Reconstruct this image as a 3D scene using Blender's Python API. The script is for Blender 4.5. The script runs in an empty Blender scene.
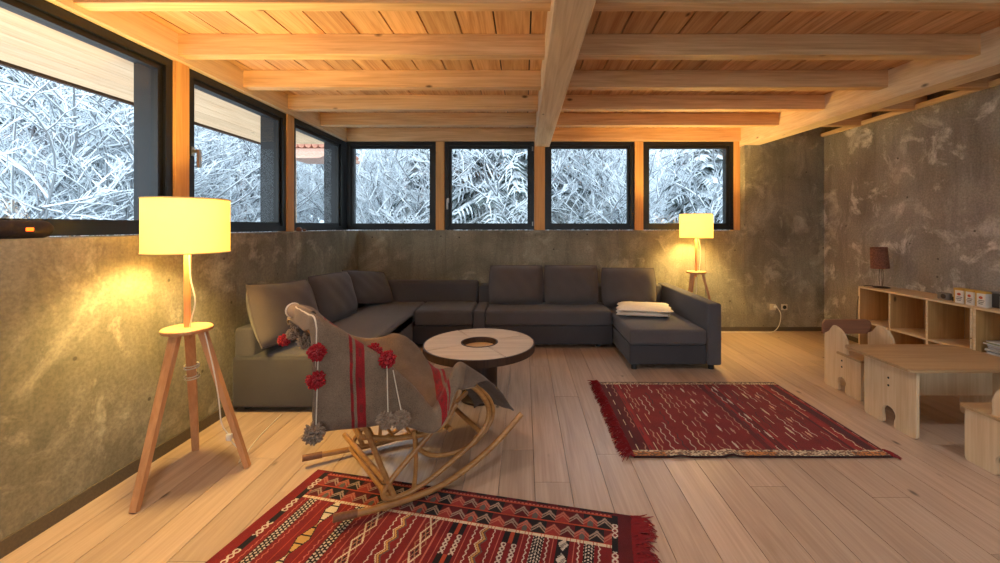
import bpy, bmesh, math, random
import numpy as np
from mathutils import Vector, Matrix

R = math.radians
scene = bpy.context.scene
col = scene.collection

# ------------------------------------------------------------------ camera
FPX, CX, CY, EYE = 405.0, 524.0, 226.0, 1.45
cam_d = bpy.data.cameras.new('camera')
cam = bpy.data.objects.new('camera', cam_d)
col.objects.link(cam)
cam.location = (0, 0, EYE)
cam.rotation_euler = (R(90), 0, 0)
cam_d.sensor_width = 36
cam_d.sensor_fit = 'HORIZONTAL'
cam_d.lens = 36 * FPX / 1000
cam_d.shift_x = -(CX - 500) / 1000
cam_d.shift_y = -(281.5 - CY) / 1000
cam_d.clip_start = 0.02
scene.camera = cam

# ------------------------------------------------------------------ world, exposure
world = bpy.data.worlds.new('overcast_sky')
scene.world = world
world.use_nodes = True
bg = world.node_tree.nodes['Background']
bg.inputs[0].default_value = (0.80, 0.90, 1.0, 1)
bg.inputs[1].default_value = 2.1
LAMP_W = 76.0          # floor lamps
FILL_W = 25.0         # added ceiling spots out of view, to brighten the room
vs = scene.view_settings
vs.view_transform = 'Standard'
vs.look = 'None'
vs.gamma = 1.0
vs.use_curve_mapping = False
vs.exposure = 0.9
scene.cycles.max_bounces = 8
scene.cycles.diffuse_bounces = 5
scene.cycles.transparent_max_bounces = 12
scene.cycles.caustics_reflective = False
scene.cycles.caustics_refractive = False
scene.cycles.sample_clamp_indirect = 6.0
scene.cycles.use_denoising = True

# ------------------------------------------------------------------ pixel -> place
def ray(px, py):
    return (px - CX) / FPX, (CY - py) / FPX
def on_floor(px, py, z=0.0):
    dx, dz = ray(px, py)
    Y = (z - EYE) / dz
    return Vector((dx * Y, Y, z))
def at_depth(px, py, Y):
    dx, dz = ray(px, py)
    return Vector((dx * Y, Y, EYE + dz * Y))

# ------------------------------------------------------------------ materials
def lin(c):
    def f(x):
        x /= 255.0
        return x / 12.92 if x <= 0.04045 else ((x + 0.055) / 1.055) ** 2.4
    return (f(c[0]), f(c[1]), f(c[2]), 1.0)

class NT:
    def __init__(self, name):
        self.m = bpy.data.materials.new(name)
        self.m.use_nodes = True
        self.t = self.m.node_tree
        self.b = self.t.nodes['Principled BSDF']
    def n(self, kind, **kw):
        nd = self.t.nodes.new(kind)
        for k, v in kw.items():
            if k.startswith('in_'):
                nd.inputs[k[3:].replace('_', ' ')].default_value = v
            else:
                setattr(nd, k, v)
        return nd
    def l(self, a, b):
        self.t.links.new(a, b)
    def ramp(self, fac, stops):
        r = self.n('ShaderNodeValToRGB')
        e = r.color_ramp.elements
        while len(e) < len(stops):
            e.new(0.5)
        for i, (p, c) in enumerate(stops):
            e[i].position = p
            e[i].color = c
        self.l(fac, r.inputs[0])
        return r.outputs[0]
    def mix(self, fac, a, b, mode='MIX'):
        m = self.n('ShaderNodeMix', data_type='RGBA', blend_type=mode)
        if isinstance(fac, (int, float)):
            m.inputs[0].default_value = fac
        else:
            self.l(fac, m.inputs[0])
        for v, s in ((a, m.inputs[6]), (b, m.inputs[7])):
            if isinstance(v, tuple):
                s.default_value = v
            else:
                self.l(v, s)
        return m.outputs[2]
    def coords(self, scale, jitter=True):
        tc = self.n('ShaderNodeTexCoord')
        src = tc.outputs['Object']
        if jitter:
            oi = self.n('ShaderNodeObjectInfo')
            mu = self.n('ShaderNodeVectorMath', operation='SCALE')
            cb = self.n('ShaderNodeCombineXYZ')
            for i in range(3):
                self.l(oi.outputs['Random'], cb.inputs[i])
            self.l(cb.outputs[0], mu.inputs[0])
            mu.inputs['Scale'].default_value = 41.7
            ad = self.n('ShaderNodeVectorMath', operation='ADD')
            self.l(src, ad.inputs[0])
            self.l(mu.outputs[0], ad.inputs[1])
            src = ad.outputs[0]
        mp = self.n('ShaderNodeMapping')
        mp.inputs['Scale'].default_value = scale
        self.l(src, mp.inputs[0])
        return mp.outputs[0]
    def noise(self, vec, scale, detail=4.0, rough=0.55, dist=0.0):
        nz = self.n('ShaderNodeTexNoise')
        nz.inputs['Scale'].default_value = scale
        nz.inputs['Detail'].default_value = detail
        nz.inputs['Roughness'].default_value = rough
        nz.inputs['Distortion'].default_value = dist
        if vec is not None:
            self.l(vec, nz.inputs['Vector'])
        return nz.outputs[0]
    def bump(self, h, strength=0.2, dist=0.01):
        b = self.n('ShaderNodeBump')
        b.inputs['Strength'].default_value = strength
        b.inputs['Distance'].default_value = dist
        self.l(h, b.inputs['Height'])
        self.l(b.outputs[0], self.b.inputs['Normal'])
    def col(self, c):
        if isinstance(c, tuple):
            self.b.inputs['Base Color'].default_value = c
        else:
            self.l(c, self.b.inputs['Base Color'])
    def rough(self, v):
        self.b.inputs['Roughness'].default_value = v

def plain(name, c, rough=0.6, metal=0.0, grain=0.0):
    t = NT(name)
    cc = lin(c)
    if grain:
        v = t.coords((1, 1, 1))
        f = t.noise(v, 90, 3)
        lo = tuple(x * (1 - grain) for x in cc[:3]) + (1,)
        hi = tuple(min(1, x * (1 + grain)) for x in cc[:3]) + (1,)
        t.col(t.ramp(f, [(0.3, lo), (0.7, hi)]))
        t.bump(f, 0.25, 0.002)
    else:
        t.col(cc)
    t.rough(rough)
    t.b.inputs['Metallic'].default_value = metal
    return t.m

def wood(name, light, dark, axis=1, rough=0.55, vary=0.25, grain=1.0, knots=True, spec=0.35):
    t = NT(name)
    s = [9.0, 9.0, 9.0]
    s[axis] = 0.55
    v = t.coords(tuple(s))
    f1 = t.noise(v, 1.6 * grain, 5, 0.6, 1.2)
    s2 = [60.0, 60.0, 60.0]
    s2[axis] = 1.6
    v2 = t.coords(tuple(s2))
    f2 = t.noise(v2, 1.4, 3, 0.5)
    c = t.ramp(f1, [(0.30, lin(dark)), (0.62, lin(light))])
    c = t.mix(0.35, c, t.ramp(f2, [(0.3, lin(dark)), (0.65, lin(light))]))
    if knots:
        s3 = [3.2, 3.2, 3.2]
        s3[axis] = 1.5
        v3 = t.coords(tuple(s3))
        vo = t.n('ShaderNodeTexVoronoi')
        vo.inputs['Scale'].default_value = 1.25
        t.l(v3, vo.inputs['Vector'])
        k = t.ramp(vo.outputs['Distance'], [(0.03, (1, 1, 1, 1)), (0.075, (0, 0, 0, 1))])
        c = t.mix(k, c, tuple(x * 0.30 for x in lin(dark)[:3]) + (1,))
    oi = t.n('ShaderNodeObjectInfo')
    hs = t.n('ShaderNodeHueSaturation')
    mr = t.n('ShaderNodeMapRange')
    mr.inputs['To Min'].default_value = 1 - vary
    mr.inputs['To Max'].default_value = 1 + vary * 0.6
    t.l(oi.outputs['Random'], mr.inputs[0])
    t.l(mr.outputs[0], hs.inputs['Value'])
    t.l(c, hs.inputs['Color'])
    t.col(hs.outputs[0])
    t.rough(rough)
    t.b.inputs['Specular IOR Level'].default_value = spec
    t.bump(f2, 0.12, 0.003)
    return t.m

def concrete(name, base, dark, light, patch=0.5, patch_lo=0.56):
    t = NT(name)
    v = t.coords((1, 1, 1), jitter=False)
    n1 = t.noise(v, 0.9, 6, 0.62, 0.8)
    n2 = t.noise(v, 3.5, 8, 0.65, 0.6)
    n3 = t.noise(v, 60, 3, 0.6)
    c = t.ramp(n1, [(0.32, lin(dark)), (0.62, lin(base))])
    st = t.coords((4.0, 4.0, 0.7), jitter=False)
    streak = t.noise(st, 1.3, 6, 0.7, 0.5)
    sf = t.ramp(streak, [(0.38, (0, 0, 0, 1)), (0.75, (1, 1, 1, 1))])
    c = t.mix(t.ramp(streak, [(0.45, (0, 0, 0, 1)), (0.8, (.8, .8, .8, 1))]), c, tuple(x * .72 for x in lin(dark)[:3]) + (1,))
    n4 = t.noise(v, 1.7, 10, 0.68, 0.7)
    c = t.mix(t.ramp(n4, [(0.54, (0, 0, 0, 1)), (0.66, (patch * .8,) * 3 + (1,))]), c, lin(light))
    pf = t.ramp(n2, [(patch_lo, (0, 0, 0, 1)), (patch_lo + 0.10, (patch, patch, patch, 1))])
    c = t.mix(pf, c, lin(light))
    sp = t.ramp(n3, [(0.35, (0.8, 0.8, 0.8, 1)), (0.65, (1.1, 1.1, 1.1, 1))])
    c = t.mix(1.0, c, sp, 'MULTIPLY')
    vo = t.n('ShaderNodeTexVoronoi')
    vo.inputs['Scale'].default_value = 5.0
    t.l(v, vo.inputs['Vector'])
    pit = t.ramp(vo.outputs['Distance'], [(0.045, (1, 1, 1, 1)), (0.07, (0, 0, 0, 1))])
    c = t.mix(pit, c, tuple(x * 0.55 for x in lin(dark)[:3]) + (1,))
    t.col(c)
    t.rough(0.72)
    t.b.inputs['Specular IOR Level'].default_value = 0.3
    t.bump(n2, 0.15, 0.01)
    return t.m

def fabric(name, c, rough=0.95, weave=420, vary=0.18, sheen=0.15):
    t = NT(name)
    v = t.coords((1, 1, 1))
    f = t.noise(v, weave, 2)
    f2 = t.noise(v, 4, 4)
    cc = lin(c)
    lo = tuple(x * (1 - vary) for x in cc[:3]) + (1,)
    hi = tuple(min(1, x * (1 + vary)) for x in cc[:3]) + (1,)
    a = t.ramp(f, [(0.3, lo), (0.7, hi)])
    a = t.mix(0.35, a, t.ramp(f2, [(0.3, lo), (0.7, hi)]))
    t.col(a)
    t.rough(rough)
    t.b.inputs['Sheen Weight'].default_value = sheen
    t.b.inputs['Specular IOR Level'].default_value = 0.2
    t.bump(f, 0.2, 0.002)
    return t.m

def vcol(name, rough=0.95, weave=500, attr='pattern'):
    t = NT(name)
    a = t.n('ShaderNodeAttribute', attribute_name=attr)
    v = t.coords((1, 1, 1), jitter=False)
    f = t.noise(v, weave, 2)
    f2 = t.noise(v, 9, 4)
    c = t.mix(1.0, a.outputs['Color'], t.ramp(f, [(0.3, (0.72, 0.72, 0.72, 1)), (0.7, (1.25, 1.25, 1.25, 1))]), 'MULTIPLY')
    c = t.mix(1.0, c, t.ramp(f2, [(0.3, (0.82, 0.82, 0.82, 1)), (0.7, (1.15, 1.15, 1.15, 1))]), 'MULTIPLY')
    t.col(c)
    t.rough(rough)
    t.b.inputs['Specular IOR Level'].default_value = 0.15
    t.b.inputs['Sheen Weight'].default_value = 0.1
    t.bump(f, 0.35, 0.003)
    return t.m

def emit(name, c, strength):
    t = NT(name)
    t.b.inputs['Base Color'].default_value = lin(c)
    t.b.inputs['Emission Color'].default_value = lin(c)
    t.b.inputs['Emission Strength'].default_value = strength
    return t.m

def glass_mat(name):
    t = NT(name)
    t.t.nodes.remove(t.b)
    tr = t.n('ShaderNodeBsdfTransparent')
    tr.inputs[0].default_value = (0.93, 0.96, 0.96, 1)
    gl = t.n('ShaderNodeBsdfGlossy')
    gl.inputs['Roughness'].default_value = 0.02
    lw = t.n('ShaderNodeLayerWeight')
    pw = t.n('ShaderNodeMath', operation='POWER')
    pw.inputs[1].default_value = 5.0
    t.l(lw.outputs['Facing'], pw.inputs[0])
    fr = t.n('ShaderNodeMath', operation='MULTIPLY_ADD')
    fr.inputs[1].default_value = 0.7
    fr.inputs[2].default_value = 0.02
    t.l(pw.outputs[0], fr.inputs[0])
    mx = t.n('ShaderNodeMixShader')
    t.l(fr.outputs[0], mx.inputs[0])
    t.l(tr.outputs[0], mx.inputs[1])
    t.l(gl.outputs[0], mx.inputs[2])
    t.l(mx.outputs[0], t.t.nodes['Material Output'].inputs[0])
    return t.m

def shade_mat(name, c, trans):
    t = NT(name)
    t.t.nodes.remove(t.b)
    v = t.coords((1, 1, 1))
    f = t.noise(v, 300, 2)
    cc = lin(c)
    cr = t.ramp(f, [(0.2, tuple(x * 0.95 for x in cc[:3]) + (1,)), (0.8, cc)])
    d = t.n('ShaderNodeBsdfDiffuse')
    tl = t.n('ShaderNodeBsdfTranslucent')
    t.l(cr, d.inputs[0])
    t.l(cr, tl.inputs[0])
    mx = t.n('ShaderNodeMixShader')
    mx.inputs[0].default_value = trans
    t.l(d.outputs[0], mx.inputs[1])
    t.l(tl.outputs[0], mx.inputs[2])
    t.l(mx.outputs[0], t.t.nodes['Material Output'].inputs[0])
    return t.m

M = {}
M['plank'] = wood('oak_plank', (198, 172, 150), (166, 138, 116), 1, 0.32, 0.13, 1.0, True, 0.5)
M['plank_gap'] = plain('floor_gap', (70, 52, 38), 0.9)
M['deck'] = wood('larch_deck', (232, 188, 138), (184, 124, 76), 1, 0.6, 0.18)
M['joist'] = wood('spruce_joist', (234, 194, 144), (190, 140, 90), 0, 0.6, 0.10)
M['beam'] = wood('spruce_beam', (240, 214, 176), (206, 172, 130), 1, 0.6, 0.05)
M['post'] = wood('spruce_post', (232, 178, 112), (204, 142, 80), 2, 0.6, 0.08)
M['soffit'] = wood('soffit_board', (232, 196, 158), (206, 162, 122), 1, 0.7, 0.08)
M['conc'] = concrete('raw_concrete', (154, 147, 127), (116, 109, 92), (196, 188, 166), 0.5, 0.56)
M['conc_side'] = concrete('worn_concrete', (170, 165, 156), (132, 126, 118), (224, 221, 215), 0.9, 0.56)
M['base'] = plain('baseboard_concrete', (92, 80, 64), 0.7, grain=0.15)
M['frame'] = plain('window_frame_black', (11, 11, 12), 0.45)
M['reveal'] = plain('reveal_slate', (26, 29, 35), 0.5)
M['glass'] = glass_mat('window_glass')
M['steel'] = plain('brushed_steel', (170, 168, 164), 0.35, 0.9)
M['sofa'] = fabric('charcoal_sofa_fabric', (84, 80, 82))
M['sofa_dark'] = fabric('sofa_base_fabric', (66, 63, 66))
M['cushion'] = fabric('cushion_fabric', (92, 84, 82))
M['foot'] = plain('black_plastic', (20, 20, 20), 0.5)
M['throw'] = fabric('cream_throw', (222, 212, 198), weave=160)
M['oak_table'] = wood('pale_table_oak', (222, 204, 180), (188, 166, 140), 0, 0.5, 0.05, 1.0, False)
M['dark_rim'] = wood('dark_walnut', (74, 52, 38), (48, 32, 24), 2, 0.45, 0.1, 1.0, False)
M['bowl'] = plain('sand_bowl', (206, 168, 116), 0.7)
M['ply'] = wood('birch_plywood', (226, 202, 166), (200, 168, 126), 2, 0.5, 0.06, 1.0, False)
M['ply_x'] = wood('birch_plywood_flat', (190, 158, 116), (162, 126, 88), 0, 0.45, 0.06)
M['ply_edge'] = wood('pine_shelf', (232, 210, 172), (208, 178, 134), 1, 0.5, 0.06)
M['pine_back'] = wood('pine_back_panel', (204, 160, 102), (172, 128, 76), 2, 0.55, 0.08)
M['brownboard'] = wood('brown_stained_ply', (150, 104, 78), (118, 78, 58), 0, 0.5, 0.05)
M['rattan'] = wood('rattan_cane', (180, 130, 74), (138, 92, 50), 0, 0.35, 0.10, 1.0, False, 0.5)
M['rattan_tip'] = plain('rattan_wrapped_tip', (120, 76, 48), 0.6, grain=0.2)
M['blanket'] = vcol('woven_wool_blanket', 0.95, 260)
M['blanket_plain'] = fabric('taupe_wool', (150, 124, 98), weave=200)
M['piping'] = fabric('cream_piping', (214, 200, 178))
M['pom_red'] = fabric('red_wool', (156, 25, 33), weave=200)
M['pom_grey'] = fabric('grey_brown_wool', (146, 124, 104), weave=200)
M['rug'] = vcol('kilim_wool', 0.97, 420)
M['fringe'] = fabric('red_fringe_wool', (122, 24, 28), weave=200)
M['lamp_wood'] = wood('lamp_beech', (214, 160, 112), (186, 128, 84), 2, 0.5, 0.05, 1.0, False)
M['shade'] = shade_mat('lamp_shade_fabric', (250, 236, 192), 0.27)
M['shade_trim'] = fabric('shade_trim', (222, 196, 140))
M['bulb'] = emit('warm_bulb', (255, 214, 130), 12.0)
M['cord'] = plain('white_cord', (226, 220, 206), 0.5)
M['black'] = plain('matte_black', (18, 17, 17), 0.6, grain=0.2)
M['speaker_cloth'] = plain('speaker_cloth', (40, 28, 28), 0.8, grain=0.35)
M['led'] = emit('orange_light', (255, 90, 20), 2.5)
M['outlet'] = plain('outlet_beige', (206, 196, 172), 0.5)
M['rust'] = plain('rust_paper_shade', (124, 78, 58), 0.8, grain=0.5)
M['wire'] = plain('dark_wire', (50, 40, 36), 0.4, 0.6)
M['white_card'] = plain('white_card', (226, 222, 214), 0.6)
M['yellow_card'] = plain('yellow_card', (204, 160, 72), 0.6)
M['red_ink'] = plain('red_ink', (200, 90, 60), 0.6)
M['grey_ink'] = plain('grey_ink', (110, 106, 102), 0.6)
M['grey_plastic'] = plain('grey_plastic', (128, 124, 120), 0.4)
M['dark_plastic'] = plain('dark_plastic', (64, 60, 58), 0.4)
M['paper'] = plain('magazine_paper', (212, 206, 196), 0.6)
M['mag_green'] = plain('magazine_cover_olive', (160, 160, 120), 0.5)
M['mag_blue'] = plain('magazine_cover_blue', (126, 134, 146), 0.5)
M['mag_red'] = plain('magazine_cover_red', (160, 80, 66), 0.5)
M['snow'] = plain('fresh_snow', (238, 244, 250), 0.8)
M['bark'] = plain('hazed_bark', (132, 136, 140), 0.9, grain=0.25)  # bark tone paled to stand in for distance haze
M['needle'] = plain('spruce_needles', (98, 112, 110), 0.9, grain=0.3)
M['salmon'] = plain('salmon_render', (222, 176, 140), 0.8)
M['tile_roof'] = plain('clay_tile', (190, 128, 104), 0.7, grain=0.2)
M['eave_pink'] = wood('pink_soffit', (222, 176, 154), (196, 146, 124), 0, 0.7, 0.05)

def hillside_mat():
    t = NT('snowy_wooded_hillside')
    v = t.coords((1, 1, 1), jitter=False)
    a = t.coords((1.6, 1.6, 0.35), jitter=False)
    f = t.noise(a, 1.2, 8, 0.75, 0.6)
    f2 = t.noise(v, 0.06, 3, 0.5)
    c = t.ramp(f, [(0.36, lin((128, 138, 146))), (0.64, lin((222, 230, 236)))])  # distance haze is put into these pale tones
    c2 = t.ramp(f2, [(0.35, lin((176, 188, 198))), (0.65, lin((226, 234, 240)))])
    t.col(t.mix(0.4, c, c2))
    t.rough(0.9)
    return t.m
M['hill'] = hillside_mat()

# ------------------------------------------------------------------ mesh building
def sm(pts, n=6, closed=False):
    """Catmull-Rom smoothing of a list of points (any dimension)"""
    P = [np.array(p, float) for p in pts]
    out = []
    m = len(P)
    rng = range(m) if closed else range(m - 1)
    for i in rng:
        if closed:
            a, b, c, d = P[(i - 1) % m], P[i], P[(i + 1) % m], P[(i + 2) % m]
        else:
            a = P[i - 1] if i > 0 else 2 * P[0] - P[1]
            b, c = P[i], P[i + 1]
            d = P[i + 2] if i + 2 < m else 2 * P[-1] - P[-2]
        for k in range(n):
            t = k / n
            out.append(0.5 * ((2 * b) + (c - a) * t + (2 * a - 5 * b + 4 * c - d) * t * t + (3 * b - a - 3 * c + d) * t ** 3))
    if not closed:
        out.append(P[-1])
    return out

OFF = {}

class MB:
    def __init__(self):
        self.v = []
        self.f = []
        self.smooth = []
    def add(self, vs_, fs_, smooth=False):
        o = len(self.v)
        self.v += [tuple(map(float, p)) for p in vs_]
        self.f += [tuple(i + o for i in f) for f in fs_]
        self.smooth += [smooth] * len(fs_)
        return self
    def box(self, x0, x1, y0, y1, z0, z1):
        v = [(x0, y0, z0), (x1, y0, z0), (x1, y1, z0), (x0, y1, z0), (x0, y0, z1), (x1, y0, z1), (x1, y1, z1), (x0, y1, z1)]
        f = [(0, 3, 2, 1), (4, 5, 6, 7), (0, 1, 5, 4), (1, 2, 6, 5), (2, 3, 7, 6), (3, 0, 4, 7)]
        return self.add(v, f)
    def rbox(self, x0, x1, y0, y1, z0, z1, r=0.02, seg=3, puff=0.0, mat=None, sub=0):
        bm = bmesh.new()
        bmesh.ops.create_cube(bm, size=1)
        for p in bm.verts:
            p.co = Vector((p.co.x * (x1 - x0), p.co.y * (y1 - y0), p.co.z * (z1 - z0)))
        if sub:
            bmesh.ops.subdivide_edges(bm, edges=list(bm.edges), cuts=sub, use_grid_fill=True)
            ed = [e for e in bm.edges if len(e.link_faces) == 2 and e.calc_face_angle(0) > 0.5]
        else:
            ed = list(bm.edges)
        bmesh.ops.bevel(bm, geom=ed, offset=r, segments=seg, affect='EDGES', profile=0.5)
        hx, hy, hz = (x1 - x0) / 2, (y1 - y0) / 2, (z1 - z0) / 2
        c = Vector(((x0 + x1) / 2, (y0 + y1) / 2, (z0 + z1) / 2))
        vs_ = []
        for p in bm.verts:
            q = p.co.copy()
            if puff:
                a, b = q.x / hx, q.y / hy
                q.z += puff * (1 - a * a) * (1 - b * b) * (1 if q.z > 0 else 0)
            if mat is not None:
                q = mat @ q
            vs_.append(q + c)
        bm.verts.index_update()
        fs_ = [tuple(p.index for p in f.verts) for f in bm.faces]
        bm.free()
        return self.add(vs_, fs_, True)
    def tube(self, pts, r, sides=8, cap=True, closed=False):
        P = [Vector(p) for p in pts]
        n = len(P)
        rad = r if hasattr(r, '__len__') else [r] * n
        rings = []
        up = None
        for i in range(n):
            if closed:
                t = P[(i + 1) % n] - P[i - 1]
            else:
                t = P[min(i + 1, n - 1)] - P[max(i - 1, 0)]
            if t.length < 1e-9:
                t = Vector((0, 0, 1))
            t.normalize()
            if up is None:
                up = t.orthogonal().normalized()
            else:
                up = up - t * up.dot(t)
                if up.length < 1e-6:
                    up = t.orthogonal()
                up.normalize()
            w = t.cross(up)
            rings.append([P[i] + (up * math.cos(2 * math.pi * k / sides) + w * math.sin(2 * math.pi * k / sides)) * rad[i] for k in range(sides)])
        vs_ = [p for rg in rings for p in rg]
        fs_ = []
        for i in range(n if closed else n - 1):
            j = (i + 1) % n
            for k in range(sides):
                k2 = (k + 1) % sides
                fs_.append((i * sides + k, i * sides + k2, j * sides + k2, j * sides + k))
        if cap and not closed:
            fs_.append(tuple(range(sides))[::-1])
            fs_.append(tuple((n - 1) * sides + k for k in range(sides)))
        return self.add(vs_, fs_, True)
    def bar(self, p, q, w, h=None, w2=None, h2=None, up=(0, 0, 1)):
        """tapered rectangular bar from p to q"""
        h = h or w
        w2 = w2 or w
        h2 = h2 or h
        p, q = Vector(p), Vector(q)
        t = (q - p).normalized()
        s = t.cross(Vector(up))
        if s.length < 1e-5:
            s = Vector((1, 0, 0))
        s.normalize()
        u = s.cross(t)
        v = []
        for o, a, b in ((p, w, h), (q, w2, h2)):
            v += [o + s * a / 2 + u * b / 2, o - s * a / 2 + u * b / 2, o - s * a / 2 - u * b / 2, o + s * a / 2 - u * b / 2]
        f = [(0, 1, 2, 3), (7, 6, 5, 4), (0, 4, 5, 1), (1, 5, 6, 2), (2, 6, 7, 3), (3, 7, 4, 0)]
        return self.add(v, f)
    def lathe(self, prof, c=(0, 0, 0), n=32, cap=True, a0=0.0, a1=2 * math.pi, smooth=True):
        full = abs(a1 - a0 - 2 * math.pi) < 1e-6
        m = n if full else n + 1
        vs_ = []
        for r, z in prof:
            for k in range(m):
                a = a0 + (a1 - a0) * k / n
                vs_.append((c[0] + r * math.cos(a), c[1] + r * math.sin(a), c[2] + z))
        fs_ = []
        for i in range(len(prof) - 1):
            for k in range(n):
                k2 = (k + 1) % m
                fs_.append((i * m + k, i * m + k2, (i + 1) * m + k2, (i + 1) * m + k))
        if cap and full:
            if prof[0][0] > 1e-6:
                fs_.append(tuple(range(m))[::-1])
            if prof[-1][0] > 1e-6:
                fs_.append(tuple((len(prof) - 1) * m + k for k in range(m)))
        return self.add(vs_, fs_, smooth)
    def prism(self, outline, fn, depth):
        """outline: 2D loop; fn(a, b, d) -> 3D; extruded 0..depth"""
        n = len(outline)
        vs_ = [fn(a, b, 0.0) for a, b in outline] + [fn(a, b, depth) for a, b in outline]
        fs_ = [tuple(range(n))[::-1], tuple(range(n, 2 * n))]
        for i in range(n):
            j = (i + 1) % n
            fs_.append((i, j, n + j, n + i))
        return self.add(vs_, fs_)
    def grid(self, rows, closed_u=False):
        """rows: list of equal-length lists of 3D points"""
        m = len(rows[0])
        vs_ = [p for r in rows for p in r]
        fs_ = []
        for i in range(len(rows) - 1):
            for k in range(m if closed_u else m - 1):
                k2 = (k + 1) % m
                fs_.append((i * m + k, i * m + k2, (i + 1) * m + k2, (i + 1) * m + k))
        return self.add(vs_, fs_, True)
    def mesh(self, name, off=(0, 0, 0), fix=True):
        me = bpy.data.meshes.new(name)
        o = Vector(off)
        me.from_pydata([Vector(p) - o for p in self.v], [], self.f)
        me.polygons.foreach_set('use_smooth', self.smooth)
        if fix:
            bm = bmesh.new()
            bm.from_mesh(me)
            bmesh.ops.recalc_face_normals(bm, faces=bm.faces)
            bm.to_mesh(me)
            bm.free()
        me.update()
        return me
    def build(self, name, mat, parent=None, at=None, fix=True, sharp=True):
        """at: base point of a top-level mesh thing"""
        if parent is not None:
            off = OFF[parent.name]
        else:
            off = Vector(at) if at is not None else Vector((0, 0, 0))
        me = self.mesh(name, off, fix)
        if sharp and any(self.smooth):
            me.set_sharp_from_angle(angle=R(42))
        me.materials.append(M[mat] if isinstance(mat, str) else mat)
        o = bpy.data.objects.new(name, me)
        col.objects.link(o)
        if parent is not None:
            o.parent = parent
        else:
            o.location = off
        OFF[o.name] = off
        return o

def tag(o, label=None, cat=None, group=None, kind=None):
    if label: o['label'] = label
    if cat: o['category'] = cat
    if group: o['group'] = group
    if kind: o['kind'] = kind
    return o
def thing(name, at, label, cat, group=None, kind=None):
    o = bpy.data.objects.new(name, None)
    o.empty_display_size = 0.1
    col.objects.link(o)
    o.location = at
    OFF[o.name] = Vector(at)
    return tag(o, label, cat, group, kind)
def copy_tree(o, parent=None):
    c = o.copy()
    col.objects.link(c)
    if parent is not None:
        c.parent = parent
    for ch in list(o.children):
        copy_tree(ch, c)
    return c
def put_mesh(name, me, loc, parent, rz=0.0):
    o = bpy.data.objects.new(name, me)
    col.objects.link(o)
    o.parent = parent
    o.location = loc
    o.rotation_euler.z = rz
    return o

rnd = random.Random(11)

# ================================================================== the room
XL, XR, YB, YR = -2.29, 4.148, 5.60, -3.0        # concrete faces
WX, WY = -2.545, 5.75                              # window planes
SILL, HEAD, JB, DECK = 1.39, 2.643, 2.68, 2.83    # heights
PW = 0.128

# ---- floor: planks
floor = MB().box(XL - .3, XR + .3, YR - .3, YB + .35, -0.12, -0.022).build('floor', 'plank_gap')
tag(floor, 'pale oak plank floor of the room', 'floor', kind='structure')
x = XL - 0.05
ci = 0
while x < XR:
    y = YR - rnd.uniform(0.1, 1.6)
    while y < YB:
        L = rnd.choice((1.5, 1.9, 1.9, 2.2))
        y1 = min(y + L, YB + 0.02)
        if y1 - y > 0.05 and y1 > YR:
            ys = max(y, YR)
            b = MB().box(-0.0985, 0.0985, 0.0012, y1 - ys - 0.0012, -0.022, 0)
            b.build('plank', 'plank', floor)
            o = bpy.context.scene.collection.objects[-1]
            o.location = (x + 0.1, ys, rnd.uniform(-0.0004, 0))
        y += L
    x += 0.2

# ---- concrete walls with cast panels
def panels_along(parent, a0, a1, step, z0, z1, mk, mat):
    a = a0
    while a < a1 - 0.02:
        b = min(a + step, a1)
        mk(MB(), a + 0.0018, b - 0.0018, z0, z1).build('concrete_panel', mat, parent)
        a = b
T = 0.02
wl = MB().box(XL - .35, XL - T, YR - .3, YB + .35, -0.1, SILL - 0.004).build('wall_left', 'conc')
tag(wl, 'low raw concrete wall below the row of side windows', 'wall', kind='structure')
wys = [YR, -.6, .9, 3.23, 4.07, YB]
for i in range(5):
    MB().box(XL - .34, XL, wys[i] + .0018, wys[i + 1] - .0018, 0, SILL).build('concrete_panel', 'conc', wl)
XO = 744.5
x_open = (744.5 - CX) / FPX * YB
wb = MB().box(XL - .35, XR + .3, YB + T, YB + .35, -0.1, SILL - 0.004).box(x_open + 0.005, XR + .3, YB + T, YB + .35, SILL - .004, 2.568).box(3.3, XR + .3, YB + T, YB + .35, 2.568, DECK).build('wall_back', 'conc')
tag(wb, 'raw concrete wall behind the sofas, full height beside the last window', 'wall', kind='structure')
panels_along(wb, XL, x_open, 1.2, 0, SILL, lambda m, a, b, z0, z1: m.box(a, b, YB, YB + .34, z0, z1), 'conc')
MB().box(x_open + .0018, XR, YB, YB + .34, 0, 2.568).box(3.28, XR, YB, YB + .34, 2.568, JB + .01).build('concrete_panel', 'conc', wb)
wr = MB().box(XR + T, XR + .35, YR - .3, YB + .35, -0.1, JB).box(XR + .12, XR + .35, YR - .3, YB + .35, JB, DECK + .03).build('wall_right', 'conc_side')
tag(wr, 'full height concrete wall with pale worn patches', 'wall', kind='structure')
a = YB
ys = [YB, 4.55, 2.5, 0.4, -1.6, YR]
for i in range(5):
    MB().box(XR, XR + .34, ys[i + 1] + .0018, ys[i] - .0018, 0, JB).build('concrete_panel', 'conc_side', wr)
wre = MB().box(XL - .35, XR + .35, YR - .35, YR, -0.1, 0.08).box(XL - .35, -1.9, YR - .35, YR, 0.08, DECK).box(3.4, XR + .35, YR - .35, YR, 0.08, DECK).build('wall_rear', 'conc')
tag(wre, 'concrete wall at the rear of the room with added unseen tall glazing', 'wall', kind='structure')

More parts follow.
